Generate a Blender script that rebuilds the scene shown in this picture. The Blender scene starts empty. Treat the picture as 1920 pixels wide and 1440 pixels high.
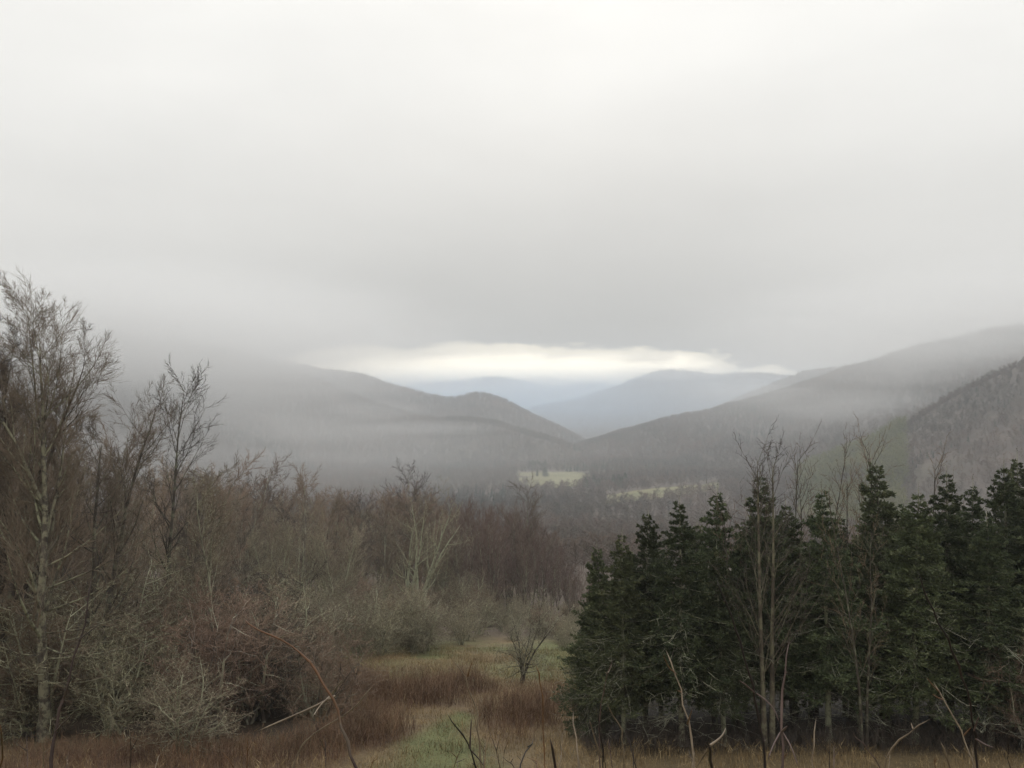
import bpy, math, random
import numpy as np
from mathutils import Vector

C = bpy.context.scene
COL = C.collection
rng = np.random.default_rng(7)
random.seed(7)

# ------------------------------------------------------------------ camera
F = 1480.0                       # focal length in photo pixels (1920 wide)
PITCH = math.atan(60 / F)        # eye level lies 60 photo pixels under the middle
cam_d = bpy.data.cameras.new('camera')
cam_d.sensor_width = 36.0
cam_d.lens = 36.0 * F / 1920.0
cam_d.clip_start = 0.05
cam_d.clip_end = 30000
cam = bpy.data.objects.new('camera', cam_d)
COL.objects.link(cam)
cam.location = (0, 0, 0)
cam.rotation_euler = (math.pi / 2 + PITCH, 0, 0)
C.camera = cam

# ------------------------------------------------------------------ light
SUN_EL, SUN_AZ = math.radians(34), math.radians(4)       # the light comes over the far end of the valley
wd = bpy.data.worlds.new('World')
C.world = wd
wd.use_nodes = True
nt = wd.node_tree
nt.nodes.clear()
N = nt.nodes.new
LK = nt.links.new


def wmath(op, a, b=None, c=None):
    n = N('ShaderNodeMath'); n.operation = op
    for i, v in enumerate((a, b, c)):
        if v is None: continue
        if isinstance(v, (int, float)): n.inputs[i].default_value = v
        else: LK(v, n.inputs[i])
    return n.outputs[0]


def wramp(fac, stops, interp='LINEAR'):
    n = N('ShaderNodeValToRGB'); n.color_ramp.interpolation = interp
    e = n.color_ramp.elements
    while len(e) < len(stops): e.new(0.5)
    for el, (p, c) in zip(e, stops):
        el.position = p
        el.color = (c, c, c, 1) if isinstance(c, (int, float)) else (*c, 1)
    LK(fac, n.inputs[0])
    return n.outputs[0]


tc = N('ShaderNodeTexCoord')
sx = N('ShaderNodeSeparateXYZ'); LK(tc.outputs['Generated'], sx.inputs[0])
hyp = wmath('SQRT', wmath('ADD', wmath('MULTIPLY', sx.outputs[0], sx.outputs[0]), wmath('MULTIPLY', sx.outputs[1], sx.outputs[1])))
slope = wmath('DIVIDE', sx.outputs[2], wmath('MAXIMUM', hyp, 0.02))          # tangent of the elevation
az = wmath('ARCTAN2', sx.outputs[0], sx.outputs[1])                          # bearing, 0 = straight down the valley
# overcast deck: darkest under the deck straight ahead, brighter overhead
sl01 = sx.outputs[2]
centre = wramp(sl01, [(0.0, (.30, .29, .27)), (.07, (.30, .29, .27)), (.12, (.38, .37, .35)), (.20, (.56, .55, .53)), (.32, (.79, .78, .76)),
                      (.40, (.92, .915, .90)), (.47, (.98, .975, .96)), (1.0, (1.45, 1.45, 1.44))])
aside = wramp(sl01, [(0.0, (.66, .645, .62)), (.07, (.66, .645, .62)), (.13, (.685, .67, .65)), (.22, (.75, .74, .72)), (.32, (.85, .845, .83)),
                     (.40, (.92, .915, .90)), (.47, (.98, .975, .96)), (1.0, (1.45, 1.45, 1.44))])
azd = wmath('ABSOLUTE', wmath('SUBTRACT', az, 0.03))
azf = wramp(azd, [(0.08, 0.0), (0.62, 1.0)], 'EASE')
mixa = N('ShaderNodeMix'); mixa.data_type = 'RGBA'
LK(azf, mixa.inputs[0]); LK(centre, mixa.inputs[6]); LK(aside, mixa.inputs[7])
# soft billows
mp = N('ShaderNodeMapping'); LK(tc.outputs['Generated'], mp.inputs[0]); mp.inputs['Scale'].default_value = (2.2, 2.2, 6.5)
nz = N('ShaderNodeTexNoise'); LK(mp.outputs[0], nz.inputs[0]); nz.inputs['Scale'].default_value = 1.6; nz.inputs['Detail'].default_value = 4; nz.inputs['Roughness'].default_value = .45
bil = wmath('ADD', wmath('MULTIPLY', nz.outputs[0], 0.22), 0.89)
mulc = N('ShaderNodeMix'); mulc.data_type = 'RGBA'; mulc.blend_type = 'MULTIPLY'; mulc.inputs[0].default_value = 1
warm = N('ShaderNodeMix'); warm.data_type = 'RGBA'; warm.blend_type = 'MULTIPLY'; warm.inputs[0].default_value = 1; warm.inputs[7].default_value = (1.0, .985, .95, 1)
LK(mixa.outputs[2], warm.inputs[6]); LK(warm.outputs[2], mulc.inputs[6]); LK(bil, mulc.inputs[7])
# the opening under the far edge of the deck
mp2 = N('ShaderNodeMapping'); LK(tc.outputs['Generated'], mp2.inputs[0]); mp2.inputs['Scale'].default_value = (1, 1, 3.2)
nz2 = N('ShaderNodeTexNoise'); LK(mp2.outputs[0], nz2.inputs[0]); nz2.inputs['Scale'].default_value = 13; nz2.inputs['Detail'].default_value = 7; nz2.inputs['Roughness'].default_value = .6
edge0 = wramp(wmath('ADD', az, 0.5), [(.17, .0), (.205, .052), (.245, .073), (.33, .082), (.45, .0855), (.60, .083), (.67, .077), (.76, .067), (.83, .056), (.90, .0)], 'LINEAR')
rag = wmath('MULTIPLY', wmath('SUBTRACT', nz2.outputs[0], .5), wramp(wmath('ADD', az, 0.5), [(.2, .035), (.3, .03), (.6, .035), (.72, .07), (.9, .07)]))
edge = wmath('ADD', edge0, rag)
gapd = wmath('SUBTRACT', edge, slope)
gap = wramp(wmath('MULTIPLY_ADD', gapd, 34.0, 0.35), [(0.0, 0.0), (.35, .42), (1.0, 1.0)], 'EASE')
gapc = wramp(slope, [(0.0, (2.5, 2.42, 2.2)), (.045, (2.7, 2.5, 2.02)), (.085, (2.2, 1.96, 1.48))])
below = wmath('GREATER_THAN', slope, -0.02)
gapf = wmath('MULTIPLY', gap, below)
mixg = N('ShaderNodeMix'); mixg.data_type = 'RGBA'
LK(gapf, mixg.inputs[0]); LK(mulc.outputs[2], mixg.inputs[6]); LK(gapc, mixg.inputs[7])
bg = N('ShaderNodeBackground'); LK(mixg.outputs[2], bg.inputs[0]); bg.inputs[1].default_value = 1.0
sky = N('ShaderNodeTexSky'); sky.sky_type = 'NISHITA'; sky.sun_disc = False
sky.sun_elevation = SUN_EL; sky.sun_rotation = SUN_AZ
bg2 = N('ShaderNodeBackground'); LK(sky.outputs[0], bg2.inputs[0]); bg2.inputs[1].default_value = 0.08
mxs = N('ShaderNodeMixShader'); mxs.inputs[0].default_value = 0.96            # a nearly closed deck of cloud over the clear sky
LK(bg2.outputs[0], mxs.inputs[1]); LK(bg.outputs[0], mxs.inputs[2])
wo = N('ShaderNodeOutputWorld'); LK(mxs.outputs[0], wo.inputs[0])

sun_d = bpy.data.lights.new('sun', 'SUN')
sun_d.energy = 0.68; sun_d.angle = math.radians(60); sun_d.color = (1, .985, .96)
sun = bpy.data.objects.new('sun', sun_d); COL.objects.link(sun)
sv = Vector((math.sin(SUN_AZ) * math.cos(SUN_EL), math.cos(SUN_AZ) * math.cos(SUN_EL), math.sin(SUN_EL)))
sun.rotation_euler = sv.to_track_quat('Z', 'Y').to_euler()

vs = C.view_settings
vs.view_transform = 'Standard'; vs.look = 'None'; vs.gamma = 1.0; vs.use_curve_mapping = False
vs.exposure = 0.06
C.cycles.volume_bounces = 3
C.cycles.max_bounces = 6
C.cycles.diffuse_bounces = 2
C.cycles.glossy_bounces = 2
C.cycles.use_denoising = True

# ------------------------------------------------------------------ helpers
CP, SP = math.cos(PITCH), math.sin(PITCH)


def at(px, py, d):
    """World point seen at photo pixel (px, py) at distance d down the valley."""
    u, v = (px - 960) / F, (720 - py) / F
    y, z = CP - SP * v, SP + CP * v
    k = d / y
    return np.array([u * k, d, z * k])


KY = np.array([-12000, -40, 0, 1.2, 3, 15, 26, 48, 120, 250, 430, 600, 1700, 14000.])
KZ = np.array([-1.75, -1.7, -1.7, -1.78, -2.6, -8.6, -10.6, -14.7, -28, -47, -64, -68, -71, -80.])


def vnoise(x, y, seed=0):
    xi, yi = np.floor(x).astype(np.int64), np.floor(y).astype(np.int64)
    xf, yf = x - xi, y - yi
    def h(a, b):
        n = (a * 374761393 + b * 668265263 + seed * 1442695041) & 0xffffffff
        n = ((n ^ (n >> 13)) * 1274126177) & 0xffffffff
        return ((n ^ (n >> 16)) & 0xffff) / 65535.0
    u, v = xf * xf * (3 - 2 * xf), yf * yf * (3 - 2 * yf)
    return (h(xi, yi) * (1 - u) + h(xi + 1, yi) * u) * (1 - v) + (h(xi, yi + 1) * (1 - u) + h(xi + 1, yi + 1) * u) * v


def fbm(x, y, o=4, seed=0):
    x, y = np.asarray(x, float), np.asarray(y, float)
    s, a, t = 0, 1, 0
    for i in range(o):
        s = s + a * vnoise(x * 2 ** i + 17.3 * i, y * 2 ** i - 9.1 * i, seed + i); t += a; a *= .5
    return s / t - .5


def zg(x, y):
    x, y = np.asarray(x, float), np.asarray(y, float)
    z = np.interp(y, KY, KZ)
    w = np.clip((y - 18) / 20, 0, 1)
    z = z + w * .5 * fbm(x / 9, y / 9, 3, 5) + np.clip((y - 120) / 300, 0, 1) * 10 * fbm(x / 160, y / 160, 3, 8)
    return z


def link(o, parent=None):
    COL.objects.link(o)
    if parent is not None: o.parent = parent
    return o


def mesh_np(name, V, faces, mat, smooth=False):
    """faces: list of (n,k) index arrays."""
    me = bpy.data.meshes.new(name)
    V = np.asarray(V, np.float32)
    me.vertices.add(len(V)); me.vertices.foreach_set('co', V.ravel())
    faces = [np.asarray(f, np.int32) for f in faces if len(f)]
    nl = sum(f.size for f in faces); nf = sum(len(f) for f in faces)
    me.loops.add(nl); me.loops.foreach_set('vertex_index', np.concatenate([f.ravel() for f in faces]))
    st, tot, o = [], [], 0
    for f in faces:
        n, k = f.shape
        st.append(o + np.arange(n) * k); tot.append(np.full(n, k)); o += n * k
    me.polygons.add(nf)
    me.polygons.foreach_set('loop_start', np.concatenate(st).astype(np.int32))
    me.polygons.foreach_set('loop_total', np.concatenate(tot).astype(np.int32))
    if smooth: me.polygons.foreach_set('use_smooth', np.ones(nf, bool))
    me.update(calc_edges=True)
    me.validate()
    if mat is not None: me.materials.append(mat)
    return me


def obj(name, me, parent=None):
    return link(bpy.data.objects.new(name, me), parent)


def empty(name, loc, rz=0):
    o = bpy.data.objects.new(name, None)
    o.empty_display_size = .3
    link(o); o.location = loc; o.rotation_euler = (0, 0, rz)
    return o


def tag(o, label=None, cat=None, group=None, kind=None):
    if label: o['label'] = label
    if cat: o['category'] = cat
    if group: o['group'] = group
    if kind: o['kind'] = kind
    return o


def norm(a):
    return a / np.maximum(np.linalg.norm(a, axis=-1, keepdims=True), 1e-9)


# ------------------------------------------------------------------ materials
def material(name, build):
    m = bpy.data.materials.new(name); m.use_nodes = True
    t = m.node_tree; t.nodes.clear()
    out = t.nodes.new('ShaderNodeOutputMaterial')
    b = t.nodes.new('ShaderNodeBsdfPrincipled')
    t.links.new(b.outputs[0], out.inputs[0])
    b.inputs['Specular IOR Level'].default_value = .2
    b.inputs['Roughness'].default_value = .85
    build(t, b)
    return m


def _noise(t, scale, detail=4, rough=.6, vec=None, coord='Object', stretch=None):
    n = t.nodes.new('ShaderNodeTexNoise')
    n.inputs['Scale'].default_value = scale; n.inputs['Detail'].default_value = detail; n.inputs['Roughness'].default_value = rough
    if vec is None:
        tcn = t.nodes.new('ShaderNodeTexCoord'); vec = tcn.outputs[coord]
    if stretch:
        mpn = t.nodes.new('ShaderNodeMapping'); mpn.inputs['Scale'].default_value = stretch
        t.links.new(vec, mpn.inputs[0]); vec = mpn.outputs[0]
    t.links.new(vec, n.inputs['Vector'])
    return n.outputs[0]


def _ramp(t, fac, stops):
    n = t.nodes.new('ShaderNodeValToRGB'); e = n.color_ramp.elements
    while len(e) < len(stops): e.new(.5)
    for el, (p, c) in zip(e, stops):
        el.position = p; el.color = (c, c, c, 1) if isinstance(c, (int, float)) else (*c, 1)
    t.links.new(fac, n.inputs[0])
    return n.outputs[0]


def _mix(t, f, a, b, mode='MIX'):
    n = t.nodes.new('ShaderNodeMix'); n.data_type = 'RGBA'; n.blend_type = mode
    for i, v in ((0, f), (6, a), (7, b)):
        if isinstance(v, (int, float)): n.inputs[i].default_value = v
        elif isinstance(v, tuple): n.inputs[i].default_value = (*v, 1)
        else: t.links.new(v, n.inputs[i])
    return n.outputs[2]


def _vary(t, col, amt):
    """Every individual a little lighter or darker, warmer or cooler than the next."""
    oi = t.nodes.new('ShaderNodeObjectInfo')
    hsv = t.nodes.new('ShaderNodeHueSaturation')
    mr = t.nodes.new('ShaderNodeMapRange'); mr.inputs[3].default_value = 1 - amt; mr.inputs[4].default_value = 1 + amt
    t.links.new(oi.outputs['Random'], mr.inputs[0]); t.links.new(mr.outputs[0], hsv.inputs['Value'])
    mr2 = t.nodes.new('ShaderNodeMapRange'); mr2.inputs[3].default_value = .485; mr2.inputs[4].default_value = .515
    ml = t.nodes.new('ShaderNodeMath'); ml.operation = 'FRACT'
    mm = t.nodes.new('ShaderNodeMath'); mm.operation = 'MULTIPLY'; mm.inputs[1].default_value = 7.31
    t.links.new(oi.outputs['Random'], mm.inputs[0]); t.links.new(mm.outputs[0], ml.inputs[0]); t.links.new(ml.outputs[0], mr2.inputs[0])
    t.links.new(mr2.outputs[0], hsv.inputs['Hue'])
    t.links.new(col, hsv.inputs['Color'])
    return hsv.outputs[0]


def bark_mat(name, dark, light, lichen, amount=.5, scale=6, vary=.15):
    def b(t, p):
        base = _ramp(t, _noise(t, scale, 5, .65, stretch=(1, 1, .35)), [(.35, dark), (.65, light)])
        f = _ramp(t, _noise(t, scale * .55, 5, .7), [(max(0, .62 - amount * .4), 0.0), (max(.05, .72 - amount * .4), 1.0)])
        c = _mix(t, f, base, lichen)
        t.links.new(_vary(t, c, vary), p.inputs['Base Color'])
        bm = t.nodes.new('ShaderNodeBump'); bm.inputs['Strength'].default_value = .5; bm.inputs['Distance'].default_value = .03
        t.links.new(_noise(t, scale * 3, 5, .7, stretch=(1, 1, .3)), bm.inputs['Height']); t.links.new(bm.outputs[0], p.inputs['Normal'])
    return material(name, b)


def twig_mat(name, a, b_, lichen=None, amount=.3, scale=1.4, vary=.18):
    def b(t, p):
        c = _ramp(t, _noise(t, scale, 4, .6), [(.35, a), (.65, b_)])
        if lichen:
            c = _mix(t, _ramp(t, _noise(t, scale * 2.1, 4, .7), [(.66 - amount * .4, 0.0), (.76 - amount * .4, 1.0)]), c, lichen)
        t.links.new(_vary(t, c, vary), p.inputs['Base Color'])
    return material(name, b)


def needle_mat(name, a, b_, pale, vary=.2):
    def b(t, p):
        c = _ramp(t, _noise(t, 3.2, 6, .7), [(.34, a), (.66, b_)])
        c = _mix(t, _ramp(t, _noise(t, 2.0, 5, .75), [(.56, 0.0), (.68, .9)]), c, pale)
        t.links.new(_vary(t, c, vary), p.inputs['Base Color'])
        p.inputs['Roughness'].default_value = .6
    return material(name, b)


M = {}
M['hero_bark'] = bark_mat('lichen_bark', (.055, .048, .038), (.13, .115, .09), (.25, .245, .165), .42, 5)
M['dark_bark'] = bark_mat('dark_bark', (.045, .038, .032), (.10, .085, .07), (.17, .17, .12), .3, 5)
M['pale_bark'] = bark_mat('pale_lichen_bark', (.12, .11, .08), (.22, .21, .155), (.33, .33, .23), .6, 3)
M['ash_bark'] = bark_mat('ash_bark', (.05, .043, .032), (.105, .09, .066), (.15, .145, .095), .4, 5)
M['wood_bark'] = bark_mat('wood_bark', (.075, .062, .052), (.15, .125, .105), (.27, .26, .19), .45, 1.2, .3)
M['twig'] = twig_mat('twig', (.11, .084, .062), (.205, .16, .118), (.22, .215, .155), .25, vary=.25)
M['dark_twig'] = twig_mat('dark_twig', (.055, .044, .038), (.10, .08, .068), (.17, .165, .125), .15, vary=.25)
M['red_twig'] = twig_mat('red_twig', (.105, .070, .057), (.175, .125, .103), vary=.22)
M['brown_twig'] = twig_mat('brown_twig', (.15, .106, .074), (.265, .196, .14), (.22, .215, .155), .15, vary=.3)
M['grey_twig'] = twig_mat('lichen_twig', (.13, .102, .072), (.215, .18, .127), (.40, .375, .25), .40, 3.0, vary=.2)
M['pale_twig'] = twig_mat('pale_lichen_twig', (.17, .15, .11), (.27, .25, .18), (.42, .41, .29), .5, 3.0)
M['needle'] = needle_mat('needle', (.036, .048, .026), (.105, .122, .060), (.25, .26, .145), vary=.3)
M['needle_pale'] = needle_mat('needle_pale', (.05, .062, .032), (.11, .13, .06), (.25, .255, .15))
M['spruce_bark'] = bark_mat('spruce_bark', (.06, .052, .042), (.13, .115, .09), (.27, .275, .19), .5, 6)
M['dead_branch'] = twig_mat('dead_branch', (.13, .12, .095), (.26, .25, .19), (.46, .46, .35), .6, 3)


def ground_build(t, p):
    at_ = t.nodes.new('ShaderNodeAttribute'); at_.attribute_name = 'cover'
    n1 = _noise(t, .8, 6, .7); n2 = _noise(t, 9, 5, .7)
    c = _mix(t, 1.0, at_.outputs['Color'], _ramp(t, n1, [(.3, (.72, .74, .76)), (.7, (1.25, 1.22, 1.18))]), 'MULTIPLY')
    c = _mix(t, 1.0, c, _ramp(t, n2, [(.3, .7), (.7, 1.3)]), 'MULTIPLY')
    t.links.new(c, p.inputs['Base Color'])
    bm = t.nodes.new('ShaderNodeBump'); bm.inputs['Strength'].default_value = .6; bm.inputs['Distance'].default_value = .1
    t.links.new(n2, bm.inputs['Height']); t.links.new(bm.outputs[0], p.inputs['Normal'])


M['ground'] = material('ground_cover', ground_build)


def hill_build(t, p):
    n1 = _noise(t, .006, 6, .65); n2 = _noise(t, .05, 5, .7)
    c = _ramp(t, n1, [(.3, (.085, .074, .06)), (.5, (.11, .088, .074)), (.7, (.095, .09, .065))])
    c = _mix(t, 1.0, c, _ramp(t, n2, [(.3, .65), (.7, 1.35)]), 'MULTIPLY')
    t.links.new(c, p.inputs['Base Color'])


M['hill'] = material('hill_litter', hill_build)


def field_build(t, p):
    c = _ramp(t, _noise(t, .035, 5, .7), [(.35, (.15, .152, .07)), (.6, (.225, .205, .105)), (.75, (.175, .18, .082))])
    c = _mix(t, 1.0, c, _ramp(t, _noise(t, .4, 4, .7), [(.3, .85), (.7, 1.15)]), 'MULTIPLY')
    t.links.new(c, p.inputs['Base Color'])


M['field'] = material('field_grass', field_build)


def forest_mat(name, cols):
    def b(t, p):
        oi = t.nodes.new('ShaderNodeObjectInfo')
        k = len(cols) - 1
        c = _ramp(t, oi.outputs['Random'], [(i / k, cc) for i, cc in enumerate(cols)])
        # stands of one kind of tree read as wide soft patches of colour
        big = _noise(t, .009, 4, .6, vec=oi.outputs['Location'])
        c = _mix(t, 1.0, c, _ramp(t, big, [(.32, (.58, .66, .60)), (.5, (1, .96, .93)), (.68, (1.42, 1.22, 1.1))]), 'MULTIPLY')
        t.links.new(c, p.inputs['Base Color'])
    return material(name, b)


M['forest'] = forest_mat('forest_twig', [(.085, .066, .055), (.125, .093, .077), (.098, .084, .062), (.15, .115, .092), (.08, .077, .058)])
M['forest_green'] = forest_mat('forest_green', [(.034, .052, .034), (.05, .068, .042)])
M['budding'] = forest_mat('budding_twig', [(.13, .15, .055), (.17, .18, .075), (.12, .12, .06)])


def volume_mat(name, col, dens, g):
    m = bpy.data.materials.new(name); m.use_nodes = True
    t = m.node_tree; t.nodes.clear()
    out = t.nodes.new('ShaderNodeOutputMaterial'); v = t.nodes.new('ShaderNodeVolumePrincipled')
    v.inputs['Color'].default_value = (*col, 1); v.inputs['Density'].default_value = dens; v.inputs['Anisotropy'].default_value = g
    t.links.new(v.outputs[0], out.inputs['Volume'])
    return m

#@@STRUCTURE
# ------------------------------------------------------------------ ground
def zone(x, y):
    """Which plants cover the meadow at (x, y): weights of brush, straw, green."""
    x, y = np.asarray(x, float), np.asarray(y, float)
    px = 960 + F * x / np.maximum(y, 1)
    n = 1.5 * fbm(x / 2.6, y / 2.6, 4, 31)
    def blob(cx, cy, rx, ry, k=1.0):
        return np.clip(1.25 - np.hypot((x - cx) / rx, (y - cy) / ry) + n * 1.2, 0, 1) * k
    def X(p, d): return (p - 960) / F * d
    brush = np.maximum.reduce([blob(X(770, 34), 34.5, 3.6, 4.2), blob(X(660, 35), 36, 3.6, 3.6), blob(X(990, 30), 29.8, 2.6, 2.6), blob(X(700, 27), 27.2, 1.9, 2.2),
                               blob(X(250, 24), 24, 6.5, 2.3), blob(X(520, 24), 23.6, 2.2, 1.7, .7), blob(X(1060, 32), 33, 2.0, 3.0), blob(X(880, 37), 36.5, 2.6, 2.0)])
    # mown path that winds up from the lower edge
    pc = np.interp(y, [20, 22, 24, 26, 28, 30, 60], [X(800, 20), X(815, 22), X(815, 24), X(822, 26), X(838, 28), X(862, 30), X(880, 32)])
    pw = np.interp(y, [20, 23, 27, 30.5, 31.5], [2.2, 1.35, .75, .6, .0])
    path = np.clip(1.55 - np.abs(x - pc) / np.maximum(pw, .01) + n, 0, 1) * (y < 31.5)
    far = np.clip((y - 39) / 2, 0, 1)
    green = np.maximum(path, far * np.clip(.55 + n * 1.6 + (x > X(1000, 45)) * .3, 0, 1))
    brush = brush * (1 - path) * (1 - far * .8)
    return brush, green


def build_ground():
    rs = np.concatenate([np.linspace(0.0, 18, 25), np.linspace(18.6, 62, 90), np.geomspace(63, 13500, 90)])
    # angles: fine to the front, coarse behind
    an = np.radians(np.concatenate([np.linspace(-42, 42, 190), np.linspace(46, 314, 50)]))
    nA = len(an)
    R, A = np.meshgrid(rs[1:], an, indexing='ij')
    Xg, Yg = R * np.sin(A), R * np.cos(A)
    V = np.concatenate([[[0, 0, float(zg(0, 0))]], np.stack([Xg, Yg, zg(Xg, Yg)], -1).reshape(-1, 3)])
    nr = len(rs) - 1
    i, j = np.meshgrid(np.arange(nr - 1), np.arange(nA), indexing='ij')
    jn = (j + 1) % nA
    q = np.stack([1 + i * nA + j, 1 + (i + 1) * nA + j, 1 + (i + 1) * nA + jn, 1 + i * nA + jn], -1).reshape(-1, 4)[:, ::-1]
    jj = np.arange(nA)
    tri = np.stack([np.zeros(nA, int), 1 + jj, 1 + (jj + 1) % nA], -1)[:, ::-1]
    me = mesh_np('ground', V, [q, tri], M['ground'], True)
    x, y = V[:, 0], V[:, 1]
    br, gr = zone(x, y)
    straw = np.array([.16, .12, .068]); red = np.array([.11, .068, .046]); green = np.array([.125, .135, .058]); litter = np.array([.11, .085, .066])
    w = (np.clip((y - 60 - 8 * fbm(x / 6, y / 6, 2, 9)) / 6, 0, 1))[:, None]
    col = straw * (1 - br[:, None]) + red * br[:, None]
    col = col * (1 - gr[:, None]) + green * gr[:, None]
    # needle litter under the spruces, darkened to paint in the black shade there
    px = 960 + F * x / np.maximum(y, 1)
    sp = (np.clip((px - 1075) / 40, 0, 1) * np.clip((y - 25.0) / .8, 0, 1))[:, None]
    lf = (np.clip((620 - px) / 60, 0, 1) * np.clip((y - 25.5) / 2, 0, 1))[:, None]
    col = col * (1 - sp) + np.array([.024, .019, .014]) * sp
    col = col * (1 - lf) + np.array([.060, .045, .032]) * lf
    col = col * (1 - w) + litter * w
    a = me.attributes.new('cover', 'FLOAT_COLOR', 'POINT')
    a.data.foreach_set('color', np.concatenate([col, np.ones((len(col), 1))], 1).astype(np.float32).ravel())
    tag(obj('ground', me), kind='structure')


build_ground()

# open fields on the valley floor: outline as (pixel column, distance)
FIELDS = [
    [(966, 865), (970, 985), (1010, 998), (1060, 985), (1095, 950), (1112, 925), (1106, 850), (1078, 770), (1015, 755), (988, 795)],
    [(1134, 605), (1138, 672), (1200, 695), (1270, 730), (1335, 780), (1348, 772), (1346, 695), (1300, 655), (1230, 618)],
    [(1035, 1090), (1036, 1200), (1056, 1205), (1064, 1150), (1060, 1085)],
]


def inside(px, d, poly):
    c = np.zeros(len(px), bool)
    n = len(poly)
    for i in range(n):
        x1, y1 = poly[i]; x2, y2 = poly[(i + 1) % n]
        t = (y1 > d) != (y2 > d)
        xx = (x2 - x1) * (d - y1) / ((y2 - y1) if y2 != y1 else 1e-9) + x1
        c ^= t & (px < xx)
    return c


for poly in FIELDS:
    # fine draped grid clipped to the outline
    ps = np.array(poly, float)
    gx = np.linspace(ps[:, 0].min(), ps[:, 0].max(), 60); gd = np.linspace(ps[:, 1].min(), ps[:, 1].max(), 60)
    GX, GD = np.meshgrid(gx, gd, indexing='ij')
    Xw = (GX - 960) / F * GD
    V = np.stack([Xw, GD, zg(Xw, GD) + .5], -1).reshape(-1, 3)
    i, j = np.meshgrid(np.arange(59), np.arange(59), indexing='ij')
    q = np.stack([i * 60 + j, (i + 1) * 60 + j, (i + 1) * 60 + j + 1, i * 60 + j + 1], -1).reshape(-1, 4)
    cx = GX.ravel()[q].mean(1); cd = GD.ravel()[q].mean(1)
    q = q[inside(cx + 2.5 * fbm(cx / 6, cd / 20, 2, 3), cd, poly)]
    used, inv = np.unique(q, return_inverse=True)
    tag(obj('field', mesh_np('field', V[used], [inv.reshape(-1, 4)], M['field'], True)), kind='structure')


# ------------------------------------------------------------------ hills
def smooth_curve(pts, n):
    p = np.array(pts, float)
    t = np.linspace(p[0, 0], p[-1, 0], n)
    k = max(3, n // 40)
    py = np.interp(t, p[:, 0], p[:, 1]); d = np.interp(t, p[:, 0], p[:, 2])
    ker = np.hanning(k + 2)[1:-1]; ker /= ker.sum()
    pad = lambda a: np.convolve(np.pad(a, (k // 2, k - 1 - k // 2), 'edge'), ker, 'valid')
    return t, pad(py), pad(d)


def hill(pts, foot, n=160, rows=40, gully=18, scale=160, seed=0, floor=-72, back=.5):
    """One ridge: a crest line, a face that falls towards the viewer and a far side. Returns the face grid."""
    px, py, d = smooth_curve(pts, n)
    crest = np.stack([at(a, b, c) for a, b, c in zip(px, py, d)])
    crest[:, 2] += fbm(crest[:, 0] / scale * 3, crest[:, 1] / scale * 3, 3, seed) * gully * .25
    s = np.concatenate([np.linspace(0, 1, rows), 1 + np.linspace(0, 1, 14)[1:]])
    S = s[None, :]
    fd = np.interp(px, *foot) if isinstance(foot, tuple) else np.full(n, foot)
    dd = crest[:, 1][:, None]
    D = np.where(S <= 1, fd[:, None] * dd + (1 - fd[:, None]) * dd * S, dd + (S - 1) * dd * back)
    prof = np.where(S <= 1, np.clip(S, 0, 1) ** 1.25 * (1 - .18 * np.clip(S, 0, 1) ** 3) / .82, np.cos((S - 1) * math.pi / 2) ** 1.3)
    Z = (floor - 4) + (crest[:, 2][:, None] - floor + 4) * prof
    Xw = crest[:, 0][:, None] / dd * D
    mask = np.where(S <= 1, np.sin(np.clip(S, 0, 1) * math.pi) ** .7, np.sin(np.clip(S - 1, 0, 1) * math.pi))
    Z = Z + mask * gully * 1.6 * fbm(Xw / scale, D / scale * .6, 4, seed + 3)
    V = np.stack([Xw, D, Z], -1)
    m = len(s)
    i, j = np.meshgrid(np.arange(n - 1), np.arange(m - 1), indexing='ij')
    q = np.stack([i * m + j, (i + 1) * m + j, (i + 1) * m + j + 1, i * m + j + 1], -1).reshape(-1, 4)
    tag(obj('hill', mesh_np('hill', V.reshape(-1, 3), [q], M['hill'], True)), kind='structure')
    return V, rows


HILLS = {}
HILLS['left'] = hill([(-700, 500, 1000), (-200, 560, 1020), (100, 610, 1080), (250, 640, 1120), (340, 650, 1150), (430, 664, 1250), (520, 690, 1300), (620, 728, 1340), (700, 762, 1340),
                      (790, 790, 1300), (870, 793, 1250), (930, 800, 1230), (1000, 822, 1220), (1060, 842, 1200), (1090, 850, 1180)], ([500, 900], [.56, .9]), gully=24, seed=1)
HILLS['blue'] = hill([(300, 690, 2000), (460, 680, 2000), (540, 684, 1950), (600, 698, 1950), (680, 708, 1950), (740, 729, 1950), (800, 745, 1900), (850, 752, 1900), (880, 745, 1880), (905, 743, 1850),
                      (940, 753, 1850), (1000, 785, 1800), (1060, 815, 1750), (1110, 842, 1700), (1150, 856, 1700)], .68, n=200, gully=20, seed=11)
HILLS['far_right'] = hill([(900, 830, 3300), (960, 788, 3250), (1000, 771, 3200), (1080, 755, 3200), (1150, 734, 3200), (1200, 712, 3200), (1240, 699, 3200), (1290, 699, 3200), (1340, 710, 3200), (1380, 705, 3200),
                           (1440, 707, 3200), (1520, 716, 3200), (1650, 705, 3200), (2000, 700, 3200)], .72, n=200, gully=34, scale=300, seed=21)
HILLS['mid_right'] = hill([(1240, 830, 2300), (1310, 785, 2300), (1380, 752, 2250), (1440, 728, 2200), (1500, 704, 2150), (1600, 690, 2100), (1900, 650, 2100)], .75, gully=22, seed=31)
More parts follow.
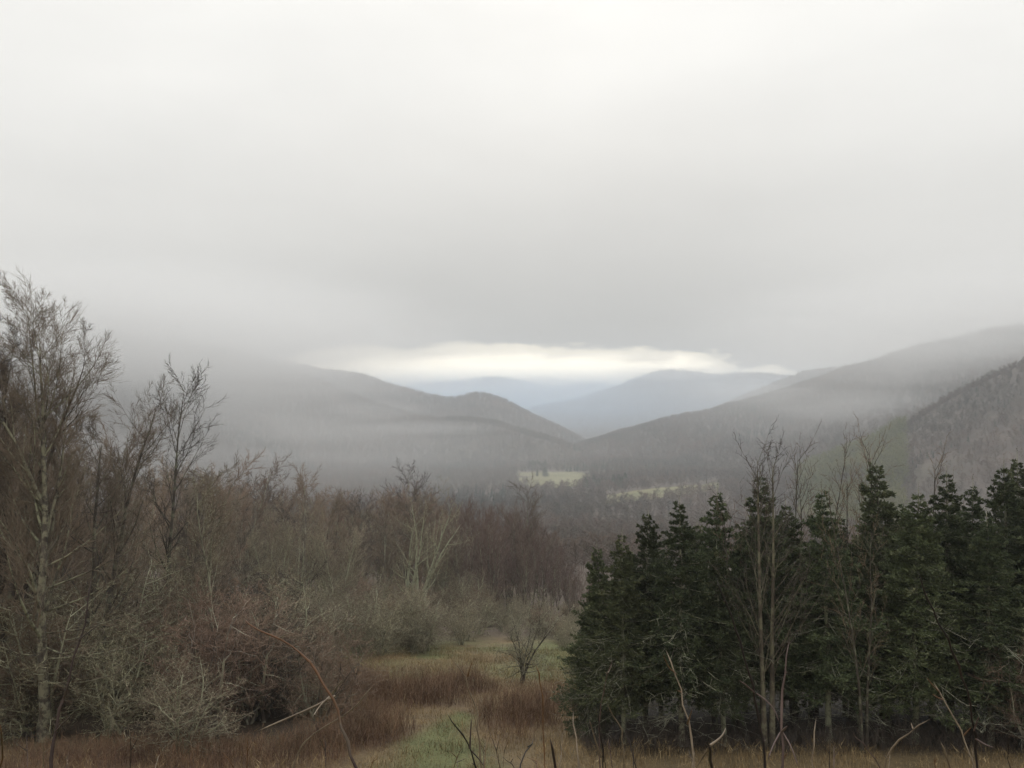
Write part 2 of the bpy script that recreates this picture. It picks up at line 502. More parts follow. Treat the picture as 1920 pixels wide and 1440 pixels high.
HILLS['right'] = hill([(1000, 866, 1560), (1060, 846, 1520), (1110, 832, 1480), (1180, 812, 1430), (1260, 788, 1400), (1330, 775, 1360), (1400, 756, 1320), (1480, 735, 1270), (1560, 705, 1220), (1650, 680, 1160),
                       (1750, 651, 1100), (1850, 630, 1040), (1920, 620, 1000), (2200, 575, 940), (2700, 540, 900)], ([1000, 1300, 1600], [.84, .70, .58]), n=220, gully=24, seed=41)
HILLS['near_right'] = hill([(1380, 925, 690), (1500, 898, 690), (1560, 874, 685), (1640, 840, 680), (1680, 815, 675), (1720, 785, 670), (1780, 746, 660), (1850, 712, 650), (1920, 682, 640), (2100, 620, 620), (2600, 560, 600)],
                           .6, gully=12, scale=90, seed=51, floor=-68)
HILLS['far'] = hill([(560, 760, 4300), (700, 742, 4300), (760, 729, 4300), (800, 724, 4300), (860, 720, 4300), (900, 715, 4300), (940, 713, 4300), (980, 722, 4300), (1040, 735, 4300), (1080, 727, 4300), (1110, 724, 4300), (1140, 730, 4300), (1200, 748, 4300), (1300, 770, 4300)],
                    .8, gully=20, scale=400, seed=61)

# ------------------------------------------------------------------ haze and fog
HZ_TOP = 235.0


def box_mesh(name, lo, hi, mat):
    x0, y0, z0 = lo; x1, y1, z1 = hi
    V = [(x0, y0, z0), (x1, y0, z0), (x1, y1, z0), (x0, y1, z0), (x0, y0, z1), (x1, y0, z1), (x1, y1, z1), (x0, y1, z1)]
    return mesh_np(name, V, [[(3, 2, 1, 0), (4, 5, 6, 7), (0, 1, 5, 4), (1, 2, 6, 5), (2, 3, 7, 6), (3, 0, 4, 7)]], mat)


tag(obj('haze', box_mesh('haze', (-14000, -14000, -90), (14000, 14000, HZ_TOP), volume_mat('haze_air', (.90, .945, 1.0), 1 / 2500, .5))), kind='stuff')


def fog_mat(r, dens, seed, wisp):
    """Mist that thins out towards the rim of its bank and drifts in soft billows."""
    m = bpy.data.materials.new('fog'); m.use_nodes = True
    t = m.node_tree; t.nodes.clear(); n = t.nodes.new; lk = t.links.new
    out = n('ShaderNodeOutputMaterial'); v = n('ShaderNodeVolumePrincipled')
    v.inputs['Color'].default_value = (.97, .97, .97, 1); v.inputs['Anisotropy'].default_value = .5
    c = n('ShaderNodeTexCoord'); mpn = n('ShaderNodeMapping'); mpn.inputs['Scale'].default_value = (1 / r[0], 1 / r[1], 1 / r[2])
    lk(c.outputs['Object'], mpn.inputs[0])
    g = n('ShaderNodeTexGradient'); g.gradient_type = 'SPHERICAL'; lk(mpn.outputs[0], g.inputs[0])
    mo = n('ShaderNodeMapping'); mo.inputs['Location'].default_value = (seed * 3.1, seed, 0); mo.inputs['Scale'].default_value = (1, 1, 1.6)
    lk(mpn.outputs[0], mo.inputs[0])
    nn = n('ShaderNodeTexNoise'); nn.inputs['Scale'].default_value = wisp; nn.inputs['Detail'].default_value = 5; lk(mo.outputs[0], nn.inputs['Vector'])
    a = n('ShaderNodeMapRange'); a.interpolation_type = 'SMOOTHSTEP'; a.inputs[1].default_value = .0; a.inputs[2].default_value = .75; lk(g.outputs['Fac'], a.inputs[0])
    b = n('ShaderNodeMapRange'); b.inputs[1].default_value = .34; b.inputs[2].default_value = .66; b.inputs[3].default_value = .5; b.inputs[4].default_value = 1.4; lk(nn.outputs[0], b.inputs[0])
    k = n('ShaderNodeMath'); k.operation = 'MULTIPLY'; lk(a.outputs[0], k.inputs[0]); lk(b.outputs[0], k.inputs[1])
    k2 = n('ShaderNodeMath'); k2.operation = 'MULTIPLY'; lk(k.outputs[0], k2.inputs[0]); k2.inputs[1].default_value = dens
    lk(k2.outputs[0], v.inputs['Density']); lk(v.outputs[0], out.inputs['Volume'])
    return m


def fog_at(px, py, d, r, dens, seed, wisp=2.2):
    import bmesh
    bm = bmesh.new(); bmesh.ops.create_icosphere(bm, subdivisions=3, radius=1.02)
    for v in bm.verts: v.co = Vector((v.co.x * r[0], v.co.y * r[1], v.co.z * r[2]))
    me = bpy.data.meshes.new('fog_bank'); bm.to_mesh(me); bm.free()
    me.materials.append(fog_mat(r, dens, seed, wisp))
    o = obj('fog_bank', me); o.location = at(px, py, d)
    return tag(o, kind='stuff')


fog_at(140, 640, 850, (500, 220, 105), 1 / 85, 1)
fog_at(330, 745, 800, (330, 200, 75), 1 / 420, 3)
fog_at(1920, 610, 860, (430, 200, 80), 1 / 150, 4)
fog_at(1600, 740, 900, (300, 170, 75), 1 / 420, 5)
fog_at(430, 850, 560, (330, 170, 45), 1 / 420, 6)
fog_at(800, 802, 1120, (150, 60, 14), 1 / 260, 11, 3.5)
fog_at(690, 770, 1180, (130, 60, 20), 1 / 260, 12, 3.5)
fog_at(1255, 702, 2900, (330, 140, 34), 1 / 260, 13, 3.5)
fog_at(1420, 735, 1150, (170, 70, 26), 1 / 330, 14, 3.5)
fog_at(1640, 765, 880, (150, 70, 26), 1 / 300, 15, 3.5)
fog_at(520, 800, 900, (190, 80, 30), 1 / 500, 16, 3.5)
# bluish mist that fills the far end of the valley
mist = fog_at(1060, 762, 3150, (2600, 1550, 150), 1 / 560, 9, 1.0)
fog_at(1000, 745, 3850, (2400, 420, 130), 1 / 420, 19, 1.0)
vol = [n_ for n_ in mist.data.materials[0].node_tree.nodes if n_.type == 'PRINCIPLED_VOLUME'][0]
vol.inputs['Color'].default_value = (.62, .80, 1.0, 1); vol.inputs['Anisotropy'].default_value = .68
#@@PLANTS
# ------------------------------------------------------------------ tree growing
UP = np.array([0, 0, 1.0])


def perp(d, r):
    """A random unit vector square to each direction in d."""
    a = r.normal(size=d.shape)
    a = a - (a * d).sum(-1, keepdims=True) * d
    return norm(a)


def grow(r, P0, D0, L, R0, K, wob, trop, tip=.12, droop=None):
    n = len(P0)
    pts = np.empty((n, K, 3)); rad = np.empty((n, K))
    pts[:, 0] = P0; d = norm(D0); step = (L / (K - 1))[:, None]
    for k in range(1, K):
        d = norm(d + wob * r.normal(size=d.shape) + trop * UP)
        pts[:, k] = pts[:, k - 1] + d * step
    t = np.linspace(0, 1, K)[None]
    rad[:] = R0[:, None] * (1 - (1 - tip) * t ** .9)
    return pts, rad


def spawn(r, pts, rad, L, n, t0, t1, ang, asd, ratio, taper, rr, rmin=.0, shape=None, golden=True, flat=0.0):
    """Children along each branch: start points, directions, lengths and radii."""
    N_, K = rad.shape
    idx = np.repeat(np.arange(N_), n)
    j = np.tile(np.arange(n), N_)
    t = t0 + (t1 - t0) * (j + r.uniform(0, 1, len(j))) / n
    f = t * (K - 1); k = np.minimum(f.astype(int), K - 2); w = (f - k)[:, None]
    p = pts[idx, k] * (1 - w) + pts[idx, k + 1] * w
    rp = rad[idx, k] * (1 - w[:, 0]) + rad[idx, k + 1] * w[:, 0]
    d = norm(pts[idx, k + 1] - pts[idx, k])
    side = perp(d, r)
    if flat > 0:
        side[:, 2] *= (1 - flat); side = side - (side * d).sum(-1, keepdims=True) * d; side = norm(side)
    a = np.radians(ang + asd * r.normal(size=len(j)))[:, None]
    cd = norm(d * np.cos(a) + side * np.sin(a))
    ln = L[idx] * ratio * (1 - taper * t) * r.uniform(.65, 1.2, len(j))
    if shape is not None: ln = shape(t) * L[idx] * ratio * r.uniform(.75, 1.15, len(j))
    cr = np.maximum(np.minimum(rp * rr, rp * .95), rmin)
    return p, cd, ln, cr, t, idx


def tubes(pts, rad, S, close=True):
    """Tube quads for bundles of equal polylines; the last ring closes to a point."""
    n, K, _ = pts.shape
    tan = np.empty_like(pts)
    tan[:, 1:-1] = pts[:, 2:] - pts[:, :-2]; tan[:, 0] = pts[:, 1] - pts[:, 0]; tan[:, -1] = pts[:, -1] - pts[:, -2]
    tan = norm(tan)
    ref = np.where(np.abs(tan[:, :1, 2:3]) > .9, np.array([1., 0, 0]), UP)
    u = norm(np.cross(tan, np.broadcast_to(ref, tan.shape))); v = np.cross(tan, u)
    th = np.arange(S) / S * 2 * math.pi
    ring = (pts[:, :-1, None] + (u[:, :-1, None] * np.cos(th)[None, None, :, None] + v[:, :-1, None] * np.sin(th)[None, None, :, None]) * rad[:, :-1, None, None])
    nv = (K - 1) * S + 1
    V = np.concatenate([ring.reshape(n, -1, 3), pts[:, -1:]], 1)
    b = (np.arange(n) * nv)[:, None, None]
    if K > 2:
        k, s = np.meshgrid(np.arange(K - 2), np.arange(S), indexing='ij')
        s2 = (s + 1) % S
        q = np.stack([k * S + s, k * S + s2, (k + 1) * S + s2, (k + 1) * S + s], -1).reshape(1, -1, 4) + b
        q = q.reshape(-1, 4)
    else:
        q = np.zeros((0, 4), int)
    s = np.arange(S); s2 = (s + 1) % S
    tr = np.stack([(K - 2) * S + s, (K - 2) * S + s2, np.full(S, nv - 1)], -1).reshape(1, -1, 3) + b
    return V.reshape(-1, 3), q, tr.reshape(-1, 3)


class Bag:
    """Collects tubes and loose triangles of one part."""
    def __init__(s): s.V, s.Q, s.T, s.o = [], [], [], 0
    def tube(s, pts, rad, S=3):
        if len(pts) == 0: return s
        V, q, t = tubes(pts, rad, S); s.V.append(V); s.Q.append(q + s.o); s.T.append(t + s.o); s.o += len(V); return s
    def tris(s, V):                       # (n,3,3)
        n = len(V); s.V.append(V.reshape(-1, 3)); s.T.append(np.arange(n * 3).reshape(n, 3) + s.o); s.o += n * 3; return s
    def mesh(s, name, mat, smooth=False):
        return mesh_np(name, np.concatenate(s.V), [np.concatenate(s.Q) if s.Q else [], np.concatenate(s.T)], mat, smooth)


def bare_tree(r, H, tr, L1, L2, L3, L4, rmin=.006, wob=.05, lean=(0, 0), stems=1, spread=14, shape=None, trunk_sides=7, sep_limbs=False, leaders=None):
    """Meshes of one leafless tree: trunk, limbs, crown of twigs."""
    P0 = np.zeros((stems, 3)); D0 = np.tile(UP, (stems, 1)) + 0.0
    if stems > 1:
        a = np.arange(stems) / stems * 2 * math.pi + r.uniform(0, 6)
        sp = math.tan(math.radians(spread))
        D0[:, 0] += np.cos(a) * sp * r.uniform(.4, 1.2, stems); D0[:, 1] += np.sin(a) * sp * r.uniform(.4, 1.2, stems)
        P0[:, :2] = np.stack([np.cos(a), np.sin(a)], -1) * tr * 1.1
    D0[:, 0] += lean[0]; D0[:, 1] += lean[1]
    P0[:, 2] = -.35
    Ls = np.full(stems, H) * (r.uniform(.8, 1.0, stems) if stems > 1 else 1.0)
    pts, rad = grow(r, P0, D0, Ls, np.full(stems, tr), 12, wob, .04 if stems == 1 else .015, .10)
    rad[:, 0] *= 1.45; rad[:, 1] *= 1.06
    trunk = Bag().tube(pts, rad, trunk_sides)
    n, t0, t1, ang, asd, ratio, taper, rr, K, wb, tp = L1
    p, d, l, cr, t, _ = spawn(r, pts, rad, Ls, n, t0, t1, ang, asd, ratio, taper, rr, rmin * 1.6, shape)
    p1, r1 = grow(r, p, d, l, cr, K, wb, tp)
    if leaders:
        ln_, lt0, lt1, la, lr, lrr = leaders
        p, d, ll, cr, t, _ = spawn(r, pts, rad, Ls, ln_, lt0, lt1, la, 5, lr, .15, lrr)
        pl, rl = grow(r, p, d, ll, cr, 9, .06, .05); trunk.tube(pl, rl, 6)
        p, d, lb, cr, t, _ = spawn(r, pl, rl, ll, n // 2, .15, .98, ang, asd, ratio * 1.15, taper, rr, rmin * 1.6)
        pb, rb = grow(r, p, d, lb, cr, K, wb, tp)
        p1, r1, l = np.concatenate([p1, pb]), np.concatenate([r1, rb]), np.concatenate([l, lb])
    crown = Bag()
    n, t0, t1, ang, asd, ratio, taper, rr, K, wb, tp = L2
    p, d, l2, cr, t, _ = spawn(r, p1, r1, l, n, t0, t1, ang, asd, ratio, taper, rr, rmin * 1.25)
    p2, r2 = grow(r, p, d, l2, cr, K, wb, tp); crown.tube(p2, r2, 3)
    # leaders also carry twigs
    n, t0, t1, ang, asd, ratio, taper, rr, K, wb, tp = L3
    p, d, l3, cr, t, _ = spawn(r, p2, r2, l2, n, t0, t1, ang, asd, ratio, taper, rr, rmin)
    p3, r3 = grow(r, p, d, l3, cr, K, wb, tp); crown.tube(p3, r3, 3)
    if L4:
        n, t0, t1, ang, asd, ratio, taper, rr, K, wb, tp = L4
        p, d, l4, cr, t, _ = spawn(r, p3, r3, l3, n, t0, t1, ang, asd, ratio, taper, rr, rmin * .8)
        p4, r4 = grow(r, p, d, l4, cr, K, wb, tp, .5); crown.tube(p4, r4, 3)
    if sep_limbs:
        limbs = [Bag().tube(p1[i:i + 1], r1[i:i + 1], 5) for i in range(len(p1))]
    else:
        trunk.tube(p1, r1, 4); limbs = []
    return trunk, limbs, crown


def plant_proto(name, trunk, limbs, crown, mt, ml, mc, smooth=True):
    """Mesh data of a plant, ready to be set out as often as it grows."""
    return dict(name=name, trunk=trunk.mesh('trunk', mt, smooth), limbs=[b.mesh('limb', ml, smooth) for b in limbs], crown=crown.mesh('crown', mc))


def set_out(pr, loc, rz=0., s=1., label=None, cat='tree', group=None, name=None, sx=1.0, mats=None):
    root = empty(name or pr['name'], loc, rz); root.scale = (s * sx, s * sx, s)
    tag(root, label, cat, group)
    if pr['trunk'] is not None: obj('trunk', pr['trunk'], root)
    for lm in pr['limbs']: obj('limb', lm, root)
    cn = obj('crown', pr['crown'], root)
    for extra in pr.get('extra', ()): obj(extra[0], extra[1], root)
    return root


def ground_at(px, d):
    x = (px - 960) / F * d
    return (x, d, float(zg(x, d)))


# level: count, from, to, angle, spread, length ratio, taper, radius ratio, points, wobble, upward pull
def tree_h(px, d, ytop):
    return (at(px, ytop, d)[2] - ground_at(px, d)[2])


R = np.random.default_rng
#            n   t0   t1  ang asd ratio taper rr   K  wob  up
HS = 14
HERO = dict(L1=(26, .24, .985, 42, 13, .38, .55, .50, 8, .07, .09), L2=(11, .12, 1, 34, 12, .44, .35, .55, 5, .06, .07), leaders=(4, .36, .68, 22, .52, .72),
            L3=(8, .08, .95, 32, 9, .60, .3, .62, 4, .03, .05), L4=(3, .1, .9, 28, 8, .85, .35, .75, 3, .02, .03))
hero_parts = list(bare_tree(R(HS), 15.2, .21, wob=.04, lean=(.03, 0), rmin=.0058, sep_limbs=True, **HERO))
# long pale lower limbs that sweep out over the thicket
r = R(17)
lz = np.array([2.1, 2.9, 3.3, 3.8, 4.6, 5.4, 6.2, 3.0, 4.4, 5.8]); la = np.array([-.25, .35, -.6, .1, -.3, .25, -.1, 2.9, 3.3, 2.7])
P0 = np.stack([.0 * lz, .0 * lz, lz], -1); el = np.array([.02, .05, .12, .18, .30, .42, .5, .1, .3, .4])
ll = np.array([3.4, 4.6, 3.8, 4.8, 4.4, 4.0, 3.8, 2.6, 3.0, 2.8])
p1, r1 = grow(r, P0, np.stack([np.cos(la) * np.cos(el), np.sin(la) * np.cos(el), np.sin(el) - .12], -1), ll, np.full(10, .038), 10, .05, .045, .2)
hero_parts[1] += [Bag().tube(p1[k:k + 1], r1[k:k + 1], 5) for k in range(10)]
p, d, l2, cr, t, _ = spawn(r, p1, r1, ll, 12, .25, 1, 40, 12, .30, .4, .6, .008)
p2, r2 = grow(r, p, d, l2, cr, 5, .07, .05); hero_parts[2].tube(p2, r2, 3)
p, d, l3, cr, t, _ = spawn(r, p2, r2, l2, 6, .2, 1, 38, 12, .45, .3, .7, .0065)
p3, r3 = grow(r, p, d, l3, cr, 3, .06, .05); hero_parts[2].tube(p3, r3, 3)
hero = plant_proto('bare_tree', *hero_parts, M['hero_bark'], M['hero_bark'], M['twig'])
hero2 = plant_proto('bare_tree', *bare_tree(R(12), 14.5, .20, wob=.06, rmin=.0058, sep_limbs=True, **HERO), M['dark_bark'], M['dark_bark'], M['dark_twig'])
hero3 = plant_proto('bare_tree', *bare_tree(R(15), 13.0, .15, rmin=.0058, sep_limbs=True, stems=2, spread=9, lean=(.16, 0), L1=(16, .3, .97, 38, 11, .36, .6, .5, 7, .08, .10), L2=(9, .12, 1, 38, 14, .42, .35, .55, 5, .11, .07),
                    L3=(8, .08, .95, 32, 9, .58, .3, .6, 4, .03, .05), L4=(3, .1, .9, 28, 8, .85, .35, .75, 3, .02, .03)), M['dark_bark'], M['dark_bark'], M['twig'])

set_out(hero, ground_at(96, 26.5), 0, .925, 'tallest leafless tree, broad trunk mottled with pale green lichen, at the left', group=None)
set_out(hero2, ground_at(38, 29.0), 2.1, .93, 'dark barked leafless tree standing close behind the lichen-mottled tallest tree')
set_out(hero3, ground_at(-60, 27.5), 5.9, 1.15, 'leafless tree at the far left edge of the photo, only its right side in view')
set_out(hero3, ground_at(160, 31.0), 0.2, 1.06, 'two-stemmed leafless tree just right of the lichen-mottled tallest tree, slanting twigs', name='bare_tree')

SLIM = dict(L1=(22, .35, .98, 36, 10, .28, .5, .55, 6, .06, .08), L2=(7, .12, 1, 36, 11, .48, .3, .6, 5, .05, .06), L3=(6, .1, 1, 34, 10, .52, .3, .7, 3, .04, .05), L4=(3, .1, 1, 32, 10, .6, .3, .8, 3, .03, .04))
slim = plant_proto('bare_tree', *bare_tree(R(21), 11.5, .11, rmin=.0075, **SLIM), M['dark_bark'], None, M['dark_twig'])
slim_pale = plant_proto('bare_tree', *bare_tree(R(22), 8.0, .085, rmin=.007, wob=.07, **SLIM), M['pale_bark'], None, M['grey_twig'])
set_out(slim, ground_at(303, 40), 0., tree_h(303, 40, 705) / 11.3, 'slender dark leafless tree, open crown against the foggy mountain, right of the tallest tree')
set_out(slim_pale, ground_at(425, 33), 1.0, tree_h(425, 33, 905) / 7.8, 'thin pale leafless tree rising out of the thicket, left of the arching red cane')

MID = dict(L1=(22, .2, .98, 42, 12, .42, .6, .5, 6, .10, .09), L2=(8, .12, 1, 36, 12, .45, .3, .6, 4, .07, .07), L3=(7, .1, 1, 33, 10, .54, .3, .7, 3, .04, .06), L4=(4, .1, 1, 31, 9, .66, .3, .8, 2, .1, .04))
UPR = dict(L1=(22, .12, .98, 28, 9, .34, .45, .5, 5, .08, .10), L2=(7, .1, 1, 30, 11, .45, .3, .6, 4, .07, .09), L3=(7, .1, 1, 32, 12, .48, .3, .7, 3, .07, .07), L4=(3, .1, 1, 40, 16, .55, .3, .8, 2, .1, .05))
mids = [plant_proto('bare_tree', *bare_tree(R(31 + i), 14, .17, rmin=.011, **MID), M['wood_bark'], None, M[['brown_twig', 'twig', 'brown_twig', 'dark_twig'][i]]) for i in range(4)]
mids.append(plant_proto('bare_tree', *bare_tree(R(38), 13, .15, rmin=.011, stems=3, spread=13, wob=.06, **MID), M['pale_bark'], None, M['grey_twig']))
reds = [plant_proto('bare_tree', *bare_tree(R(41 + i), 13, .12, rmin=.011, stems=2, spread=7, **UPR), M['wood_bark'], None, M['red_twig']) for i in range(3)]
pale = plant_proto('bare_tree', *bare_tree(R(52), 16, .26, rmin=.012, stems=5, spread=17, wob=.07, L1=(8, .22, .97, 40, 12, .38, .5, .5, 6, .12, .08), L2=(6, .12, 1, 40, 14, .45, .3, .6, 5, .13, .07),
                   L3=(6, .1, 1, 42, 15, .45, .3, .7, 3, .13, .06), L4=(3, .1, 1, 42, 16, .55, .3, .8, 2, .1, .04)), M['pale_bark'], None, M['grey_twig'])


def wood(pr, px, d, ytop, H0, **k):
    s = tree_h(px, d, ytop) / H0
    return set_out(pr, ground_at(px, d), rng.uniform(0, 6.28), s * .97, **k)


set_one = [
    (pale, 775, 76, 925, 14.6, 'leafless tree with pale yellow-green lichen limbs fanning from its base, above the grey-green thicket'),
    (mids[0], 570, 78, 892, 13.6, 'round-topped brown leafless tree with dark stems, standing above the thicket'),
    (mids[3], 772, 118, 882, 13.6, 'tall dark leafless tree rising as a spike behind the lichen-limbed tree'),
    (mids[1], 985, 122, 912, 13.6, 'grey leafless tree poking up at the right end of the wine-brown grove'),
    (mids[2], 455, 84, 868, 13.6, 'leafless tree with a narrow upright reddish crown, highest of the wood under the foggy mountain'),
    (pale, 560, 74, 985, 14.6, 'leafless tree with grey-green twigs in front of the round-topped brown tree'),
]
for pr, px, d, yt, h0, lb in set_one:
    wood(pr, px, d, yt, h0, label=lb)

G1 = 'brown leafless trees of the wood beyond the meadow'
L1_ = 'brown leafless tree crowded among others in the wood between thicket and foggy valley'
G1g = 'grey leafless trees of the wood beyond the meadow'
L1g = 'grey lichen-twigged leafless tree among the brown ones in the wood beyond the thicket'
G2 = 'wine-brown leafless trees of the grove beyond the lone tree'
L2_ = 'wine-brown upright leafless tree in the dense grove behind the small lone tree'
prof = np.array([(330, 880), (390, 880), (440, 905), (480, 900), (520, 905), (570, 915), (620, 920), (650, 935), (690, 920), (740, 915), (800, 922), (850, 950), (900, 955), (950, 960), (1000, 975), (1040, 1030), (1085, 1075), (1150, 1090), (1250, 1120)], float)
k = 0
for i in range(105):
    px = rng.uniform(320, 860)
    d = 70 + 75 * rng.random() ** .8
    yt = np.interp(px, prof[:, 0], prof[:, 1]) + rng.uniform(-6, 34) + max(0, (100 - d)) * rng.uniform(.6, 2.4)
    if abs(px - 780) < 75 and d < 86: d += 30
    q = (0, 1, 4, 2, 0, 3, 4)[i % 7]
    wood(mids[q], px, d, yt, 13.6, label=L1g if q == 4 else L1_, group=G1g if q == 4 else G1)
for i in range(75):
    px = rng.uniform(850, 1130) if i < 62 else rng.uniform(1100, 1350)
    d = 78 + 55 * rng.random()
    yt = np.interp(px, prof[:, 0], prof[:, 1]) + rng.uniform(-4, 14) + max(0, (100 - d)) * rng.uniform(.6, 2.0)
    wood(reds[i % 3], px, d, yt, 12.2, label=L2_, group=G2)
# behind the tall trees on the left
G3 = 'leafless trees filling the left of the photo behind the tallest tree'
L3_ = 'dusky leafless tree in the tangle behind the tallest tree and its thicket'
for i in range(34):
    px = rng.uniform(-120, 400)
    d = rng.uniform(36, 75)
    yt = np.interp(px, [-120, 0, 120, 200, 260, 330, 400], [700, 720, 740, 770, 800, 850, 890]) + rng.uniform(0, 120)
    wood(mids[i % 4], px, d, yt, 13.6, label=L3_, group=G3)

# ---- thicket of lichen-grey shrubs
def shrub(seed, H, W, stems, mt, mc, rmin=.008, flat=.5, thick=1.0):
    r = R(seed)
    P0 = np.zeros((stems, 3)); P0[:, 2] = -.15; P0[:, :2] = r.normal(size=(stems, 2)) * .12
    a = np.arange(stems) / stems * 6.283 + r.uniform(0, 1, stems); sp = r.uniform(.15, 1.0, stems) * W / H
    D0 = np.stack([np.cos(a) * sp, np.sin(a) * sp, np.ones(stems)], -1)
    Ls = H * r.uniform(.75, 1.1, stems)
    p0, r0 = grow(r, P0, D0, Ls, r.uniform(.035, .06, stems) * thick, 8, .12, .03)
    trunk = Bag().tube(p0, r0, 5)
    p, d, l1, cr, t, _ = spawn(r, p0, r0, Ls, 12, .15, 1, 62, 16, .55, .45, .55, rmin * 1.5, flat=flat)
    p1, r1 = grow(r, p, d, l1, cr, 6, .13, .02); trunk.tube(p1, r1, 3)
    crown = Bag()
    p, d, l2, cr, t, _ = spawn(r, p1, r1, l1, 8, .1, 1, 52, 18, .48, .3, .6, rmin, flat=.3)
    p2, r2 = grow(r, p, d, l2, cr, 4, .2, .03); crown.tube(p2, r2, 3)
    p, d, l3, cr, t, _ = spawn(r, p2, r2, l2, 6, .1, 1, 50, 18, .5, .3, .7, rmin * .8)
    p3, r3 = grow(r, p, d, l3, cr, 3, .2, .03, .4); crown.tube(p3, r3, 3)
    return plant_proto('shrub', trunk, [], crown, mt, None, mc)


shr = [shrub(61, 3.0, 2.2, 7, M['pale_bark'], M['grey_twig']), shrub(62, 3.4, 2.6, 8, M['pale_bark'], M['grey_twig']), shrub(63, 3.2, 2.2, 7, M['wood_bark'], M['brown_twig']), shrub(64, 3.4, 2.0, 6, M['dark_bark'], M['dark_twig'])]
lone = shrub(67, 4.1, 1.7, 5, M['dark_bark'], M['pale_twig'], .010, .6, 1.7)
lone['name'] = 'small_tree'
s_ = tree_h(980, 39, 1105) / 4.4
set_out(lone, ground_at(980, 39), .9, s_, 'small lone leafless tree with forked dark stems on the open yellow-green grass', cat='tree', sx=.78)
G4 = 'lichen-grey shrubs of the thicket behind the meadow'
L4_ = 'rounded grey-green leafless shrub in the thicket at the back of the meadow'
for i in range(130):
    px = rng.uniform(470, 1085); d = 49 + 46 * rng.random() + (3 if 900 < px < 1060 else 0)
    yt = 1100 + (70 - d) * 1.1 + rng.uniform(-6, 30) + max(0, px - 880) * .25
    if 915 < px < 1045 and d < 62: d += 14
    s = tree_h(px, d, yt) / 3.3
    if s < .4: s = .5
    q = (0, 1, 0, 2, 1)[i % 5]
    lb, gp = (L4_, G4) if q != 2 else ('browner leafless shrub among the grey-green ones at the back of the meadow', 'brown shrubs of the thicket behind the meadow')
    set_out(shr[q], ground_at(px, d), rng.uniform(0, 6.28), s, lb, 'shrub', gp, sx=1.15)
G5 = 'tangled shrubs under the tall trees on the left'
L5_ = 'tangled leafless shrub among others below the tall trees on the left'
for i in range(52):
    px = rng.uniform(-60, 640); d = rng.uniform(27, 50)
    yt = np.interp(px, [-60, 300, 500, 640], [1080, 1090, 1120, 1170]) + rng.uniform(-40, 110) - (d - 36) * 2
    s = np.clip(tree_h(px, d, yt) / 3.3, .45, 1.7)
    q = (2, 3, 2, 0, 3, 2, 1)[i % 7]
    lb, gp = {2: ('tangled brown-twigged shrub below the tall trees on the left', 'brown shrubs under the tall trees on the left'),
              3: ('dark-stemmed leafless shrub below the tall trees on the left', 'dark shrubs under the tall trees on the left')}.get(q, ('pale lichen-twigged shrub among the darker ones below the tall trees on the left', 'pale shrubs under the tall trees on the left'))
    set_out(shr[q], ground_at(px, d), rng.uniform(0, 6.28), s, lb, 'shrub', gp, sx=1.1)
s = tree_h(330, 25.2, 1235) / 3.2
set_out(shr[1], ground_at(345, 24.8), 2.2, s * .9, 'low spreading shrub with bright yellow-green lichen twigs, at the front of the left thicket', 'shrub', sx=1.25)
set_out(shr[0], ground_at(590, 31), 1.2, .62, 'low shrub with bleached horizontal twigs beside the red brush, behind the arching cane', 'shrub', sx=1.4)

